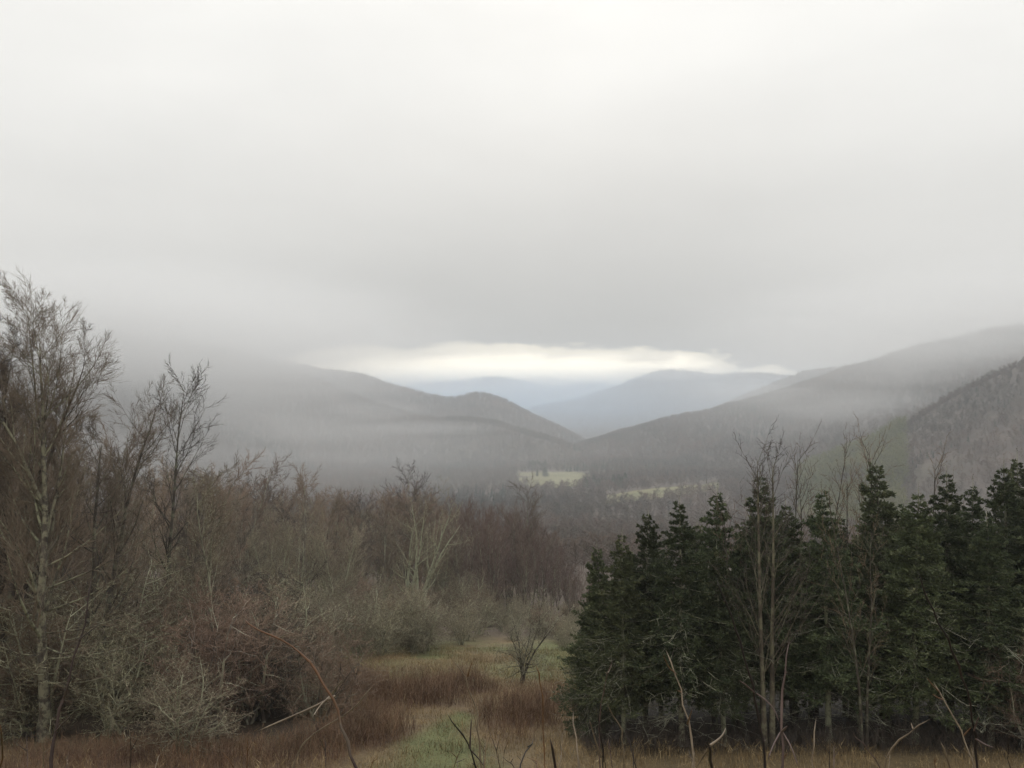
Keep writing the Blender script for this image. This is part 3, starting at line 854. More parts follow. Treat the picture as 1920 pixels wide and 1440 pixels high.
# ------------------------------------------------------------------ spruces
def spruce(seed, H, W, base=.16, density=1.0, crooked=0.02, tufty=1.0):
    r = R(seed)
    trunk_p, trunk_r = grow(r, np.array([[0, 0, -.3]]), UP[None] + 0.0, np.array([H + .3]), np.array([.012 * H + .02]), 14, crooked, .05, .06)
    trunk_r[0, 0] *= 1.3
    trunk = Bag().tube(trunk_p, trunk_r, 7)
    zs = []; z = base * H
    while z < H * .945:
        zs.append(z); z += r.uniform(.19, .30) * (1 if z < H * .8 else .75) / density
    P, D, L, Bz = [], [], [], []
    for z in zs:
        t = (z - base * H) / (H - base * H)
        env = (min(W * (1 - t) ** 1.12, .74 * W) + .03) * (1 if t > .10 else .75 + t * 2.5)
        m = int(r.integers(6, 9)) if t < .80 else int(r.integers(4, 6))
        a0 = r.uniform(0, 6.28)
        f = (z + .3) / (H + .3) * 13; k = min(int(f), 12); w = f - k
        p = trunk_p[0, k] * (1 - w) + trunk_p[0, k + 1] * w
        for q in range(m):
            a = a0 + q * 6.283 / m + r.normal() * .25
            el = np.interp(t, [0, .35, .75, 1], [-.28, -.08, .22, .55]) + r.normal() * .10
            P.append(p); D.append([math.cos(a) * math.cos(el), math.sin(a) * math.cos(el), math.sin(el)])
            L.append(env * r.uniform(.55, 1.15)); Bz.append(t)
    P, D, L, Bz = np.array(P), np.array(D), np.array(L), np.array(Bz)
    n = len(P); K = 7
    pts = np.empty((n, K, 3)); pts[:, 0] = P; d = norm(D); st = (L / (K - 1))[:, None]
    for k in range(1, K):
        sag = (-.09 if k < 3 else .10) * (1 - Bz[:, None] * .4)
        d = norm(d + .07 * r.normal(size=d.shape) + sag * UP)
        pts[:, k] = pts[:, k - 1] + d * st
    rad = (.006 + .011 * L)[:, None] * np.linspace(1, .25, K)[None]
    trunk.tube(pts, rad, 3)
    # side shoots lie nearly flat, so each bough reads as a layered spray
    crown = Bag()
    p, dd, l, cr, t, idx = spawn(r, pts, rad, L, 17, .12, .97, 50, 8, .42, .80, .5, .004, flat=.85)
    kp = r.random(len(l)) < np.clip(L[idx] / .75 - .15, .04, 1)
    p, dd, l, cr = p[kp], dd[kp], np.clip(l[kp], .05, .75), cr[kp]
    s1, r1 = grow(r, p, dd, l, cr, 4, .10, .03)
    p, dd, l2, cr2, t2, idx2 = spawn(r, s1, r1, l, 4, .2, 1.0, 44, 10, .5, .35, .7, .003, flat=.75)
    l2 = np.clip(l2, .03, .34)
    s2, r2 = grow(r, p, dd, l2, cr2, 3, .1, .03)
    def tufts(pts_, m, size, t0=.0):
        N_, K_ = pts_.shape[:2]
        idx = np.repeat(np.arange(N_), m); tt = np.tile((np.arange(m) + .5) / m, N_); tt = t0 + (1 - t0) * tt
        f = tt * (K_ - 1); k = np.minimum(f.astype(int), K_ - 2); w = (f - k)[:, None]
        b = pts_[idx, k] * (1 - w) + pts_[idx, k + 1] * w
        ax = norm(pts_[idx, k + 1] - pts_[idx, k])
        sd = perp(ax, r); sd[:, 2] = sd[:, 2] * .7 + .18; sd = norm(sd)
        ln = size * r.uniform(.7, 1.35, len(b))[:, None]
        tip = b + (ax * .80 + sd * .45) * ln
        wv = norm(np.cross(ax, sd)) * ln * .15
        mid = b + (ax * .36 + sd * .24) * ln
        return np.stack([np.stack([b - wv * .3, mid + wv, tip], 1), np.stack([b + wv * .3, tip, mid - wv], 1)], 1).reshape(-1, 3, 3)
    crown.tris(tufts(s2, int(5 * tufty), .095))
    crown.tris(tufts(s1, int(5 * tufty), .095, .1))
    crown.tris(tufts(pts, 18, .07, .12))
    lead = trunk_p[:, -4:]
    crown.tris(tufts(lead, 30, .055, .1))
    # dead lichen-hung branches low on the stem
    dead = Bag()
    m = 46
    z = r.uniform(.05 * H, .52 * H, m); f = (z + .3) / (H + .3) * 13; k = np.minimum(f.astype(int), 12); w = (f - k)[:, None]
    p = trunk_p[0, k] * (1 - w) + trunk_p[0, k + 1] * w
    a = r.uniform(0, 6.28, m); el = r.normal(size=m) * .14 - .08
    dl = W * r.uniform(.45, 1.02, m)
    q, qr = grow(r, p, np.stack([np.cos(a) * np.cos(el), np.sin(a) * np.cos(el), np.sin(el)], -1), dl, np.full(m, .012), 6, .07, .0, .3); dead.tube(q, qr, 3)
    p, d, l3, cr, t, _ = spawn(r, q, qr, dl, 7, .2, 1, 55, 12, .28, .4, .7, .006, flat=.5)
    q2, qr2 = grow(r, p, d, l3, cr, 3, .15, .0, .5); dead.tube(q2, qr2, 3)
    return dict(name='spruce_tree', trunk=trunk.mesh('trunk', M['spruce_bark'], True), limbs=[], crown=crown.mesh('crown', M['needle']), extra=[('dead_branches', dead.mesh('dead_branches', M['dead_branch']))])


spr = [spruce(71, 8.5, 2.7, .21), spruce(72, 8.5, 2.5, .24), spruce(73, 8.5, 2.9, .20, crooked=.03), spruce(74, 8.5, 2.4, .25, .95), spruce(75, 8.5, 2.7, .22, crooked=.045)]
skirted = spruce(76, 8.5, 2.9, .08)
pale_spr = dict(spr[2]); pm = spr[2]['crown'].copy(); pm.materials.clear(); pm.materials.append(M['needle_pale']); pale_spr['crown'] = pm

SPRUCES = [  # pixel column, distance, pixel row of the top, pattern, label
    (1128, 27.0, 1008, 3, 'leftmost tall spruce of the stand, its slim top bent beside the brown grove'),
    (1104, 27.2, 1085, -2, 'short spruce with low boughs reaching over the meadow at the left end of the stand'),
    (1166, 25.9, 985, 0, 'spruce with a narrow spire, second from the left end of the stand'),
    (1206, 27.4, 944, 1, 'spruce with a thin candle-like spire left of the crooked-topped spruce'),
    (1272, 25.6, 918, 4, 'crooked-topped spruce with a pale lichen trunk showing between its boughs'),
    (1333, 27.8, 902, 3, 'spruce with a slender browned spire right of the crooked-topped one'),
    (1352, 25.5, 1010, 1, 'low dark spruce with a pale bare lower trunk, left of the tall leafless tree'),
    (1424, 27.6, 872, 0, 'tall spruce directly behind the tall leafless tree in the stand'),
    (1484, 28.8, 925, 2, 'spruce just right of the tall leafless tree, half hidden by its twigs'),
    (1545, 26.2, 903, 4, 'blackish broad-topped spruce in the middle of the stand with forked top'),
    (1602, 26.9, 985, 1, 'lower spruce between the blackish broad-topped one and the highest spire'),
    (1654, 28.3, 843, 3, 'highest spruce spire in the middle right of the stand, dark and pointed'),
    (1702, 26.0, 900, -1, 'spruce with pale yellow-green lichen boughs below the highest spire'),
    (1771, 27.3, 866, 0, 'pointed spruce with an open browned spire right of the lichen-pale spruce'),
    (1812, 28.6, 890, 3, 'thin spruce spire close to the right of the open browned spire'),
    (1842, 25.8, 945, 2, 'broad dark spruce in front at the right of the stand, black hollow under its boughs'),
    (1876, 27.6, 850, 1, 'tall spruce with tiered boughs and a pale upper trunk near the right edge'),
    (1908, 29.0, 838, 3, 'thin tall spruce top at the right edge, behind the tiered one'),
    (1958, 26.3, 872, 0, 'spruce cut by the right edge of the photo, only its left boughs in view'),
]
for px, d, yt, v, lb in SPRUCES:
    pr = pale_spr if v == -1 else skirted if v == -2 else spr[v]
    set_out(pr, ground_at(px, d), rng.uniform(0, 6.28), tree_h(px, d, yt) / 8.5, lb)
G6 = 'spruces deep inside the dark stand'
L6_ = 'dark spruce deep inside the stand, hidden behind the front spruces'
for px, d, yt, v in [(1235, 31, 1000, 0), (1305, 33, 965, 1), (1390, 32, 955, 2), (1460, 33, 960, 4), (1575, 31, 955, 0), (1625, 33, 935, 1), (1690, 32, 925, 2), (1735, 30, 935, 3), (1800, 33, 930, 4), (1905, 32, 905, 0),
                     (2030, 28, 850, 2), (2010, 25.6, 930, 4), (1510, 28, 1000, 1), (1650, 30, 980, 4), (1185, 30.5, 1020, 2), (1950, 30, 880, 1)]:
    set_out(spr[v], ground_at(px, d), rng.uniform(0, 6.28), tree_h(px, d, yt) / 8.5, L6_, 'tree', G6)

# leafless trees that stand in and behind the spruces
STEM = dict(L1=(26, .24, .98, 33, 8, .36, .62, .30, 7, .05, .05), L2=(6, .15, 1, 34, 12, .42, .3, .6, 4, .1, .06), L3=(4, .1, 1, 40, 14, .45, .3, .7, 3, .12, .05), L4=None)
ash = plant_proto('bare_tree', *bare_tree(R(81), 11, .11, rmin=.007, stems=2, spread=1.2, wob=.013, **STEM), M['ash_bark'], None, M['dark_twig'])
rod = [plant_proto('bare_tree', *bare_tree(R(82 + i), 11, .075, rmin=.008, stems=1 + i, spread=5, wob=.035, L1=(20, .3, .98, 26, 8, .26, .5, .5, 6, .07, .07), L2=(5, .15, 1, 32, 12, .4, .3, .6, 4, .1, .06), L3=(3, .1, 1, 40, 14, .45, .3, .7, 3, .1, .05), L4=None), M['dark_bark'], None, M['brown_twig']) for i in range(2)]
set_out(ash, ground_at(1432, 24.9), .4, tree_h(1432, 24.9, 812) / 10.2, 'tall leafless tree with joined grey stems standing in front of the spruces')
for px, d, yt, v, lb in [
    (1372, 27, 905, 1, 'wispy leafless tree left of the tall joined-stem tree, its twig bowed outwards'),
    (1478, 30, 850, 0, 'thin leafless tree poking above the spruces just right of the tall joined-stem tree'),
    (1517, 31, 832, 1, 'leafless tree of fine upright twigs above the blackish spruce, left one of two'),
    (1588, 30, 832, 1, 'leafless tree of fine upright twigs above the blackish spruce, right one of two'),
    (1640, 29.5, 838, 0, 'thin straight leafless stem close left of the highest spruce spire'),
    (1738, 30, 868, 0, 'faint leafless tree between the highest spire and the open browned spire'),
    (1610, 24.9, 925, 1, 'brown-twigged leafless tree branching in front of the spruces right of the blackish one'),
]:
    set_out(rod[v], ground_at(px, d), rng.uniform(0, 6.28), tree_h(px, d, yt) / 10.4, lb)
set_out(shr[2], ground_at(1915, 24.6), 1., 1.0, 'brown leafless bush at the right edge in front of the spruces', 'bush', sx=.8)

# young conifers out in the valley
G7 = 'dark conifers of the row behind the pale valley field'
for px in (994, 998, 1003, 1008, 1012, 1017, 1022):
    set_out(spr[int(rng.integers(5))], ground_at(px, 1035 + rng.uniform(-10, 10)), rng.uniform(0, 6), rng.uniform(1.2, 1.9), 'dark conifer in the row behind the pale green valley field', 'tree', G7, sx=1.25)
set_out(spr[2], ground_at(1022, 905), 0, 1.6, 'broad dark conifer standing alone on the pale green valley field', 'tree', sx=1.5)
set_out(spr[3], ground_at(1007, 905), 0, 1.3, 'thin small conifer left of the broad one on the pale valley field', 'tree')
G8 = 'conifers between the two valley fields'
for px in (1098, 1105, 1113, 1122, 1128, 1136, 1142, 1150, 1158, 1164, 1172):
    set_out(spr[int(rng.integers(5))], ground_at(px, 745 + rng.uniform(-25, 25)), rng.uniform(0, 6), rng.uniform(1.0, 1.75), 'hazy conifer in the clump between the two pale valley fields', 'tree', G8, sx=1.35)

# ------------------------------------------------------------------ far woods
def far_tree(seed, H, W, n1, n2, mat, rad, ever=False):
    """A whole leafless tree as seen from far away: stem, limbs, twig fans."""
    r = R(seed)
    p0, r0 = grow(r, np.array([[0, 0, -1.0]]), UP[None] + 0., np.array([H * .85 + 1]), np.array([.13]), 5, .04, .04)
    b = Bag().tube(p0, r0, 3)
    if ever:
        k = 90; t = r.uniform(.12, 1, k) ; a = r.uniform(0, 6.28, k); w = W * (1 - t) * r.uniform(.6, 1.1, k) + .15
        base = np.stack([np.zeros(k), np.zeros(k), t * H], -1); tip = base + np.stack([np.cos(a) * w, np.sin(a) * w, -w * .25], -1)
        sdv = np.stack([-np.sin(a), np.cos(a), np.zeros(k)], -1) * (w * .38)[:, None]
        b.tris(np.stack([base + UP * .5, tip + sdv, tip - sdv], 1))
    else:
        p, d, l, cr, t, _ = spawn(r, p0, r0, np.array([H]), n1, .28, 1, 58, 16, W / H, .30, .4, rad * 1.2)
        p1, r1 = grow(r, p, d, l, cr, 3, .15, .06); b.tube(p1, r1, 3)
        p, d, l, cr, t, _ = spawn(r, p1, r1, l, n2, .15, 1, 58, 22, .55, .2, .7, rad)
        p2, r2 = grow(r, p, d, l, cr, 2, .1, .06); b.tube(p2, r2, 3)
    o = bpy.data.objects.new('far_tree', b.mesh('far_tree', mat)); return o


FT = [far_tree(91, 13, 6.0, 14, 11, M['forest'], .085), far_tree(92, 12, 6.5, 14, 11, M['forest'], .085), far_tree(93, 14, 5.0, 14, 11, M['forest'], .085)]
FE = [far_tree(94, 13, 3.2, 0, 0, M['forest_green'], .1, True), far_tree(95, 10, 2.8, 0, 0, M['forest_green'], .1, True)]
FB = [far_tree(96, 11, 6, 13, 11, M['budding'], .10)]


def forest(P, kinds, smin=.7, smax=1.25, name='forest'):
    me = bpy.data.meshes.new(name); me.vertices.add(len(P)); me.vertices.foreach_set('co', np.asarray(P, np.float32).ravel()); me.update()
    o = obj(name, me); tag(o, kind='stuff')
    g = bpy.data.node_groups.new(name, 'GeometryNodeTree')
    g.interface.new_socket('Geometry', in_out='INPUT', socket_type='NodeSocketGeometry'); g.interface.new_socket('Geometry', in_out='OUTPUT', socket_type='NodeSocketGeometry')
    n = g.nodes.new; lk = g.links.new
    gi, go = n('NodeGroupInput'), n('NodeGroupOutput')
    jn = n('GeometryNodeJoinGeometry')
    for kd in kinds:
        oi = n('GeometryNodeObjectInfo'); oi.inputs['Object'].default_value = kd; oi.inputs['As Instance'].default_value = True
        lk(oi.outputs['Geometry'], jn.inputs[0])
    ip = n('GeometryNodeInstanceOnPoints'); ip.inputs['Pick Instance'].default_value = True
    ri = n('FunctionNodeRandomValue'); ri.data_type = 'INT'; ri.inputs['Min'].default_value = 0 if False else 0
    for s in ri.inputs:
        if s.name == 'Max' and s.type == 'INT': s.default_value = max(len(kinds) - 1, 0)
        if s.name == 'Min' and s.type == 'INT': s.default_value = 0
    rr = n('FunctionNodeRandomValue'); rr.data_type = 'FLOAT_VECTOR'
    rr.inputs[0].default_value = (-.06, -.06, 0); rr.inputs[1].default_value = (.06, .06, 6.28)
    rs = n('FunctionNodeRandomValue'); rs.data_type = 'FLOAT'
    for s in rs.inputs:
        if s.type == 'VALUE' and s.name == 'Min': s.default_value = smin
        if s.type == 'VALUE' and s.name == 'Max': s.default_value = smax
    rs.inputs['Seed'].default_value = 5
    lk(gi.outputs[0], ip.inputs['Points']); lk(jn.outputs[0], ip.inputs['Instance'])
    for s in ri.outputs:
        if s.type == 'INT': lk(s, ip.inputs['Instance Index'])
    for s in rr.outputs:
        if s.type == 'VECTOR': lk(s, ip.inputs['Rotation'])
    for s in rs.outputs:
        if s.type == 'VALUE': lk(s, ip.inputs['Scale'])
    lk(ip.outputs[0], go.inputs[0])
    md = o.modifiers.new('woods', 'NODES'); md.node_group = g
    return o


def on_hill(key, spacing, pxlim=(-150, 2070), smax=1.12):
    """Points spread over a hill's face and just past its crest."""
    V, rows = HILLS[key]
    n, m, _ = V.shape
    m2 = min(m, rows + 3)
    A, B, Cc, Dd = V[:-1, :m2 - 1], V[1:, :m2 - 1], V[1:, 1:m2], V[:-1, 1:m2]
    area = np.linalg.norm(np.cross(Cc - A, Dd - B), axis=-1) / 2
    pxm = 960 + F * A[..., 0] / A[..., 1]
    area = area * ((pxm > pxlim[0]) & (pxm < pxlim[1]) & (A[..., 2] > -74))
    cnt = rng.poisson(area / spacing ** 2)
    idx = np.repeat(np.arange(cnt.size), cnt.ravel())
    u, v = rng.random((2, len(idx), 1))
    a, b, c, d = (q.reshape(-1, 3)[idx] for q in (A, B, Cc, Dd))
    return a * (1 - u) * (1 - v) + b * u * (1 - v) + c * u * v + d * (1 - u) * v


def split(P, frac, seed, scale=120):
    """Evergreens gather in stands."""
    k = fbm(P[:, 0] / scale, P[:, 1] / scale, 3, seed) + rng.normal(size=len(P)) * .06
    return k > np.quantile(k, 1 - frac)


tot = 0
for key, sp_, fr in [('left', 5.6, .07), ('right', 5.6, .12), ('blue', 8, .06), ('mid_right', 10, .06), ('far_right', 13, .05), ('near_right', 4.2, .04), ('far', 22, .0)]:
    P = on_hill(key, sp_)
    g = split(P, fr, len(key)) if fr else np.zeros(len(P), bool)
    sc = dict(blue=1.25, far_right=1.9, mid_right=1.4, far=2.6).get(key, 1.0 if key != 'near_right' else .62)
    forest(P[~g], FT, .5 * sc, .92 * sc)
    if g.any(): forest(P[g], FE, .45 * sc, .9 * sc, 'conifer_forest')
    tot += len(P)
# valley floor
n = 30000
d = np.sqrt(rng.uniform(150 ** 2, 1250 ** 2, n)); px = rng.uniform(-200, 2100, n)
keep = np.ones(n, bool)
for poly in FIELDS: keep &= ~inside(px, d, poly)
px, d = px[keep], d[keep]
x = (px - 960) / F * d
P = np.stack([x, d, zg(x, d)], -1)
g = split(P, .16, 77, 90) & (d > 500) & ~((px > 950) & (px < 1370) & (d < 790))
nearf = d < 330
forest(P[~g & ~nearf], FT, .45, .85); forest(P[g], FE, .5, .95, 'conifer_forest'); forest(P[nearf], FT, .55, .8)
# first green of spring at the foot of the near hill on the right
P = on_hill('near_right', 3.8, (1500, 1690))
P = P[(P[:, 2] < -8) & (fbm(P[:, 0] / 30, P[:, 1] / 30, 2, 4) > -.12)]
forest(P, FB, .8, 1.15, 'budding_trees')
#@@GRASS
# ------------------------------------------------------------------ grass and brush
def blade_mat(name, cols, rough=.8):
    def b(t, p):
        g = t.nodes.new('ShaderNodeNewGeometry')
        k = len(cols) - 1
        c = _ramp(t, g.outputs['Random Per Island'], [(i / k, cc) for i, cc in enumerate(cols)])
        c = _mix(t, 1.0, c, _ramp(t, _noise(t, .7, 5, .7), [(.33, (.55, .55, .56)), (.5, (1, .97, .93)), (.66, (1.5, 1.45, 1.3))]), 'MULTIPLY')
        t.links.new(c, p.inputs['Base Color']); p.inputs['Roughness'].default_value = rough
    return material(name, b)


M['straw'] = blade_mat('straw_blade', [(.19, .135, .070), (.34, .26, .145), (.14, .095, .052), (.27, .195, .10), (.42, .34, .21)])
M['green'] = blade_mat('green_blade', [(.12, .118, .05), (.19, .175, .085), (.10, .10, .045), (.24, .20, .11), (.15, .15, .065)])
M['brush'] = blade_mat('brush_cane', [(.11, .062, .040), (.20, .118, .078), (.07, .045, .033), (.21, .145, .094), (.125, .075, .052), (.27, .20, .135)])


def scatter(n, d0, d1, px0, px1):
    d = np.sqrt(rng.uniform(d0 ** 2, d1 ** 2, n)); px = rng.uniform(px0, px1, n)
    return (px - 960) / F * d, d, px


def blades(r, x, y, h, w, lean=.35):
    n = len(x)
    z = zg(x, y) - .03
    a = r.uniform(0, 6.28, n); u = np.stack([np.cos(a), np.sin(a), np.zeros(n)], -1)
    b = np.stack([x, y, z], -1)
    ln = r.normal(size=(n, 2)) * lean
    tip = b + np.stack([ln[:, 0] * h, ln[:, 1] * h, h * (1 - .25 * np.minimum(1, np.hypot(ln[:, 0], ln[:, 1])))], -1)
    mid = b * .45 + tip * .55 + np.stack([-ln[:, 0] * h, -ln[:, 1] * h, h * .5], -1) * .22
    ww = (u * w[:, None] if np.ndim(w) else u * w)
    return np.concatenate([np.stack([b - ww, b + ww, mid], 1), np.stack([mid - ww * .7, mid + ww * .7, tip], 1)], 0)


def near_spruce(px, d):
    return (px > 1085) & (d > 25.2 + .4 * np.sin(px * .03))


r = R(101)
x, y, px = scatter(190000, 19.5, 55, -120, 2040)
br, gr = zone(x, y)
left = np.clip((560 - px) / 80, 0, 1) * (y > 25.8)
u = r.random(len(x))
ok = ~near_spruce(px, y) & ~((px < 600) & (y > 27)) & (u > left * .8)
is_g = (gr > r.random(len(x))) & ok
is_s = (r.random(len(x)) > np.maximum(gr * .8, br * .75)) & ok
def sheet(name, m, x, y, h, w, mat, lean=.35):
    bg_ = Bag(); bg_.tris(blades(r, x[m], y[m], h[m], w, lean)); tag(obj(name, bg_.mesh(name, mat)), kind='stuff')
tuft = .25 + 1.5 * np.clip(1.6 * fbm(x / 1.1, y / 1.1, 3, 17) + .5, 0, 1) ** 1.3
sheet('dry_grass', is_s, x, y, .36 * tuft * r.uniform(.5, 1.3, len(x)), .009, M['straw'])
sheet('grass', is_g, x, y, .24 * tuft * r.uniform(.5, 1.3, len(x)), .011, M['green'], .5)

# red-brown brush: thin stiff canes with short twigs
x, y, px = scatter(52000, 20, 44, -120, 1130)
br, gr = zone(x, y)
k = (br > .15 + .7 * r.random(len(x))) & ~((px < 560) & (y > 27.5))
x, y, br = x[k], y[k], br[k]
hb = (1.4 * np.clip(br * 1.25, 0, 1) * r.uniform(.45, 1.1, len(x)) * (.7 + .6 * np.clip(fbm(x / 1.8, y / 1.8, 2, 23) + .5, 0, 1)))
hb = np.where((960 + F * x / y) < 560, hb * .62, hb)
hb = np.where(y < 26, hb * .75, hb)
P0 = np.stack([x, y, zg(x, y) - .03], -1)
D0 = UP[None] + r.normal(size=(len(x), 3)) * .16
p1, r1 = grow(r, P0, D0, hb, np.full(len(x), .0065), 4, .10, .0, .4)
bb = Bag().tube(p1, r1, 3)
p, dd, l, cr, t, _ = spawn(r, p1, r1, hb, 4, .35, 1, 36, 12, .4, .3, .8, .004)
p2, r2 = grow(r, p, dd, l, cr, 2, .1, .05, .5); bb.tube(p2, r2, 3)
tag(obj('brush', bb.mesh('brush', M['brush'])), kind='stuff')

# thin brambles and litter along the foot of the spruces
x, y, px = scatter(5200, 24.2, 28.5, 1090, 1990)
k = r.random(len(x)) < np.clip(1.5 - np.abs(y - 25.4) / 1.6, .05, 1)
x, y = x[k], y[k]
hb = r.uniform(.2, .95, len(x)) * (.5 + np.clip(fbm(x / 1.5, y, 2, 3) + .5, 0, 1))
p1, r1 = grow(r, np.stack([x, y, zg(x, y) - .03], -1), UP[None] + r.normal(size=(len(x), 3)) * .25, hb, np.full(len(x), .006), 4, .16, .0, .4)
bb = Bag().tube(p1, r1, 3)
p, dd, l, cr, t, _ = spawn(r, p1, r1, hb, 3, .3, 1, 45, 12, .45, .3, .8, .004)
p2, r2 = grow(r, p, dd, l, cr, 3, .15, .0, .5); bb.tube(p2, r2, 3)
tag(obj('undergrowth', bb.mesh('undergrowth', M['dark_twig'])), kind='stuff')

# ------------------------------------------------------------------ canes on the bank in front of the viewer
def cane_mat(name, a, b_, c_, sc=9):
    def b(t, p):
        c = _ramp(t, _noise(t, sc, 4, .6), [(.3, a), (.55, b_), (.75, c_)])
        t.links.new(c, p.inputs['Base Color']); p.inputs['Roughness'].default_value = .55; p.inputs['Specular IOR Level'].default_value = .35
    return material(name, b)


def arch_build(t, p):
    tcn = t.nodes.new('ShaderNodeTexCoord'); sp = t.nodes.new('ShaderNodeSeparateXYZ'); t.links.new(tcn.outputs['Generated'], sp.inputs[0])
    ad = t.nodes.new('ShaderNodeMath'); ad.operation = 'MULTIPLY_ADD'; t.links.new(_noise(t, 14, 4, .6), ad.inputs[0]); ad.inputs[1].default_value = .2; t.links.new(sp.outputs[2], ad.inputs[2])
    c = _ramp(t, ad.outputs[0], [(.70, (.020, .012, .013)), (.86, (.045, .028, .025)), (.93, (.12, .092, .068)), (.97, (.11, .062, .035)), (1.0, (.12, .06, .032))])
    t.links.new(c, p.inputs['Base Color']); p.inputs['Roughness'].default_value = .5


M['arch_cane'] = material('arch_cane', arch_build)
M['purple_cane'] = cane_mat('purple_cane', (.020, .013, .012), (.042, .026, .023), (.075, .048, .040))
M['black_cane'] = cane_mat('black_cane', (.008, .006, .006), (.018, .012, .011), (.04, .028, .024))
M['orange_cane'] = cane_mat('orange_cane', (.055, .028, .014), (.15, .072, .030), (.20, .12, .065), 5)
M['pale_cane'] = cane_mat('pale_cane', (.09, .064, .042), (.175, .132, .088), (.25, .205, .15), 12)
M['rose_cane'] = cane_mat('rose_cane', (.045, .028, .025), (.10, .066, .058), (.15, .105, .09), 12)


def polyline(pts, n):
    p = np.asarray(pts, float)
    s = np.concatenate([[0], np.cumsum(np.linalg.norm(np.diff(p, axis=0), axis=1))])
    t = np.linspace(0, s[-1], n)
    q = np.stack([np.interp(t, s, p[:, i]) for i in range(3)], -1)
    for _ in range(2):
        q[1:-1] = (q[:-2] + 2 * q[1:-1] + q[2:]) / 4
    return q


def cane(pix, d, w0, w1, mat, label, sides=(), buds=0, side_mat=None, cat='cane', name='bramble_cane', root=True, seed=0):
    """pix runs from the foot of the visible stem to its tip; w0, w1 thickness in photo pixels; the stem is rooted in the bank."""
    rr = R(500 + seed)
    dz = d + np.linspace(0, .25, len(pix)) * rr.uniform(-1, 1)
    P = [at(px, py, q) for (px, py), q in zip(pix, dz)]
    if root:
        b = P[0]; dirn = P[0] - P[1]; dirn = dirn / max(abs(dirn[2]), .05)
        g = np.array([b[0] + np.clip(dirn[0], -.5, .5) * .5, d - .15, 0]); g[2] = float(zg(g[0], g[1])) - .05
        P = [g, b * .55 + g * .45 + np.array([np.clip(dirn[0], -.5, .5) * .05, 0, 0])] + P
    n = 10 + 3 * len(P)
    q = polyline(P, n)
    q[1:-1] += rr.normal(size=(n - 2, 3)) * .0026
    rad = np.interp(np.linspace(0, 1, n), [0, .35, 1], [w0 * .95, w0 * .85, w1 * .8]) * d / F / 2
    rad = rad * (1 + .12 * rr.normal(size=n)); rad[2::5] *= 1.22
    stem = Bag().tube(q[None], rad[None], 8)
    o = obj(name, stem.mesh('stem', mat, True)); tag(o, label, cat, 'canes and twigs on the bank before the camera')
    for sp, w in sides:
        sq = polyline([at(px, py, np.interp(i, [0, len(sp) - 1], [np.interp(sp[0][1], [pix[-1][1], pix[0][1]], [dz[-1], dz[0]]), d * .97])) for i, (px, py) in enumerate(sp)], 8)
        sb = Bag().tube(sq[None], (np.linspace(w, w * .45, 8) * d / F / 2)[None], 6)
        obj('side_twig', sb.mesh('side_twig', side_mat or mat, True), o)
    for k in range(buds):
        i = int(rr.integers(n // 4, n - 2)); a = rr.uniform(0, 6.28)
        dv = np.array([math.cos(a), -abs(math.sin(a)) * .4, .55]); ln = rr.uniform(.5, 1.1) * .010 * d / 2.5
        bq = np.stack([q[i], q[i] + dv * ln * .5, q[i] + dv * ln])
        obj('bud', Bag().tube(bq[None], np.array([[.6, .8, .2]]) * rad[i] * .9, 5).mesh('bud', side_mat or mat, True), o)
    return o


cane([(668, 1440), (655, 1400), (640, 1350), (622, 1303), (600, 1266), (575, 1234), (542, 1206), (510, 1190), (470, 1172), (455, 1158)], 2.3, 10, 3.2, M['arch_cane'],
     'long orange-brown cane arching up to the left, thickest of the left half',
     [([(628, 1305), (590, 1325), (540, 1346), (480, 1372)], 4.5), ([(618, 1306), (600, 1322), (585, 1346)], 3.5), ([(622, 1302), (634, 1285), (645, 1272)], 3.5), ([(522, 1197), (535, 1190), (548, 1186)], 3)], 10, M['pale_cane'], seed=1)
cane([(560, 1392), (600, 1366), (640, 1346), (662, 1333), (675, 1305), (702, 1283)], 3.1, 4.5, 2, M['pale_cane'], 'thin pale forked twig lying low in front of the red brush', [([(662, 1333), (659, 1315), (661, 1296)], 2.5)], 3, name='pale_twig', cat='twig', seed=2)
cane([(902, 1440), (899, 1392), (893, 1340), (886, 1300), (875, 1266), (858, 1245), (843, 1232)], 2.8, 5.5, 2.5, M['pale_cane'], 'pale bent cane with two tips in front of the grassy path', [([(877, 1268), (880, 1255), (886, 1240)], 3)], 7, M['orange_cane'], seed=3)
cane([(897, 1440), (882, 1405), (868, 1382), (852, 1360), (838, 1337)], 2.4, 6, 2.5, M['black_cane'], 'leaning dark cane with a bleached end, below the grassy path', [([(881, 1404), (882, 1380), (884, 1346)], 4), ([(884, 1408), (900, 1425), (908, 1438)], 3)], 7, M['purple_cane'], seed=4)
cane([(974, 1440), (984, 1416), (993, 1396), (1002, 1382)], 2.2, 6, 3, M['black_cane'], 'short black cane leaning right, between the path and the spruces', [([(990, 1400), (1000, 1394)], 3)], 5, seed=5)
cane([(1043, 1440), (1037, 1410), (1031, 1382)], 1.9, 8, 5, M['purple_cane'], 'stout short purple cane with blunt top, left of the spruces', (), 5, seed=6)
cane([(1021, 1440), (1020, 1370), (1018, 1312), (1015, 1280), (1012, 1258), (1003, 1243)], 3.0, 3, 2.5, M['orange_cane'], 'thin upright cane with orange tip below the lone tree', (), 3, seed=7)
cane([(1089, 1440), (1080, 1395), (1076, 1362), (1075, 1330)], 2.6, 4.5, 3.5, M['pale_cane'], 'straight bleached stalk before the leftmost spruce boughs', (), 3, name='dry_stalk', cat='stalk', seed=8)
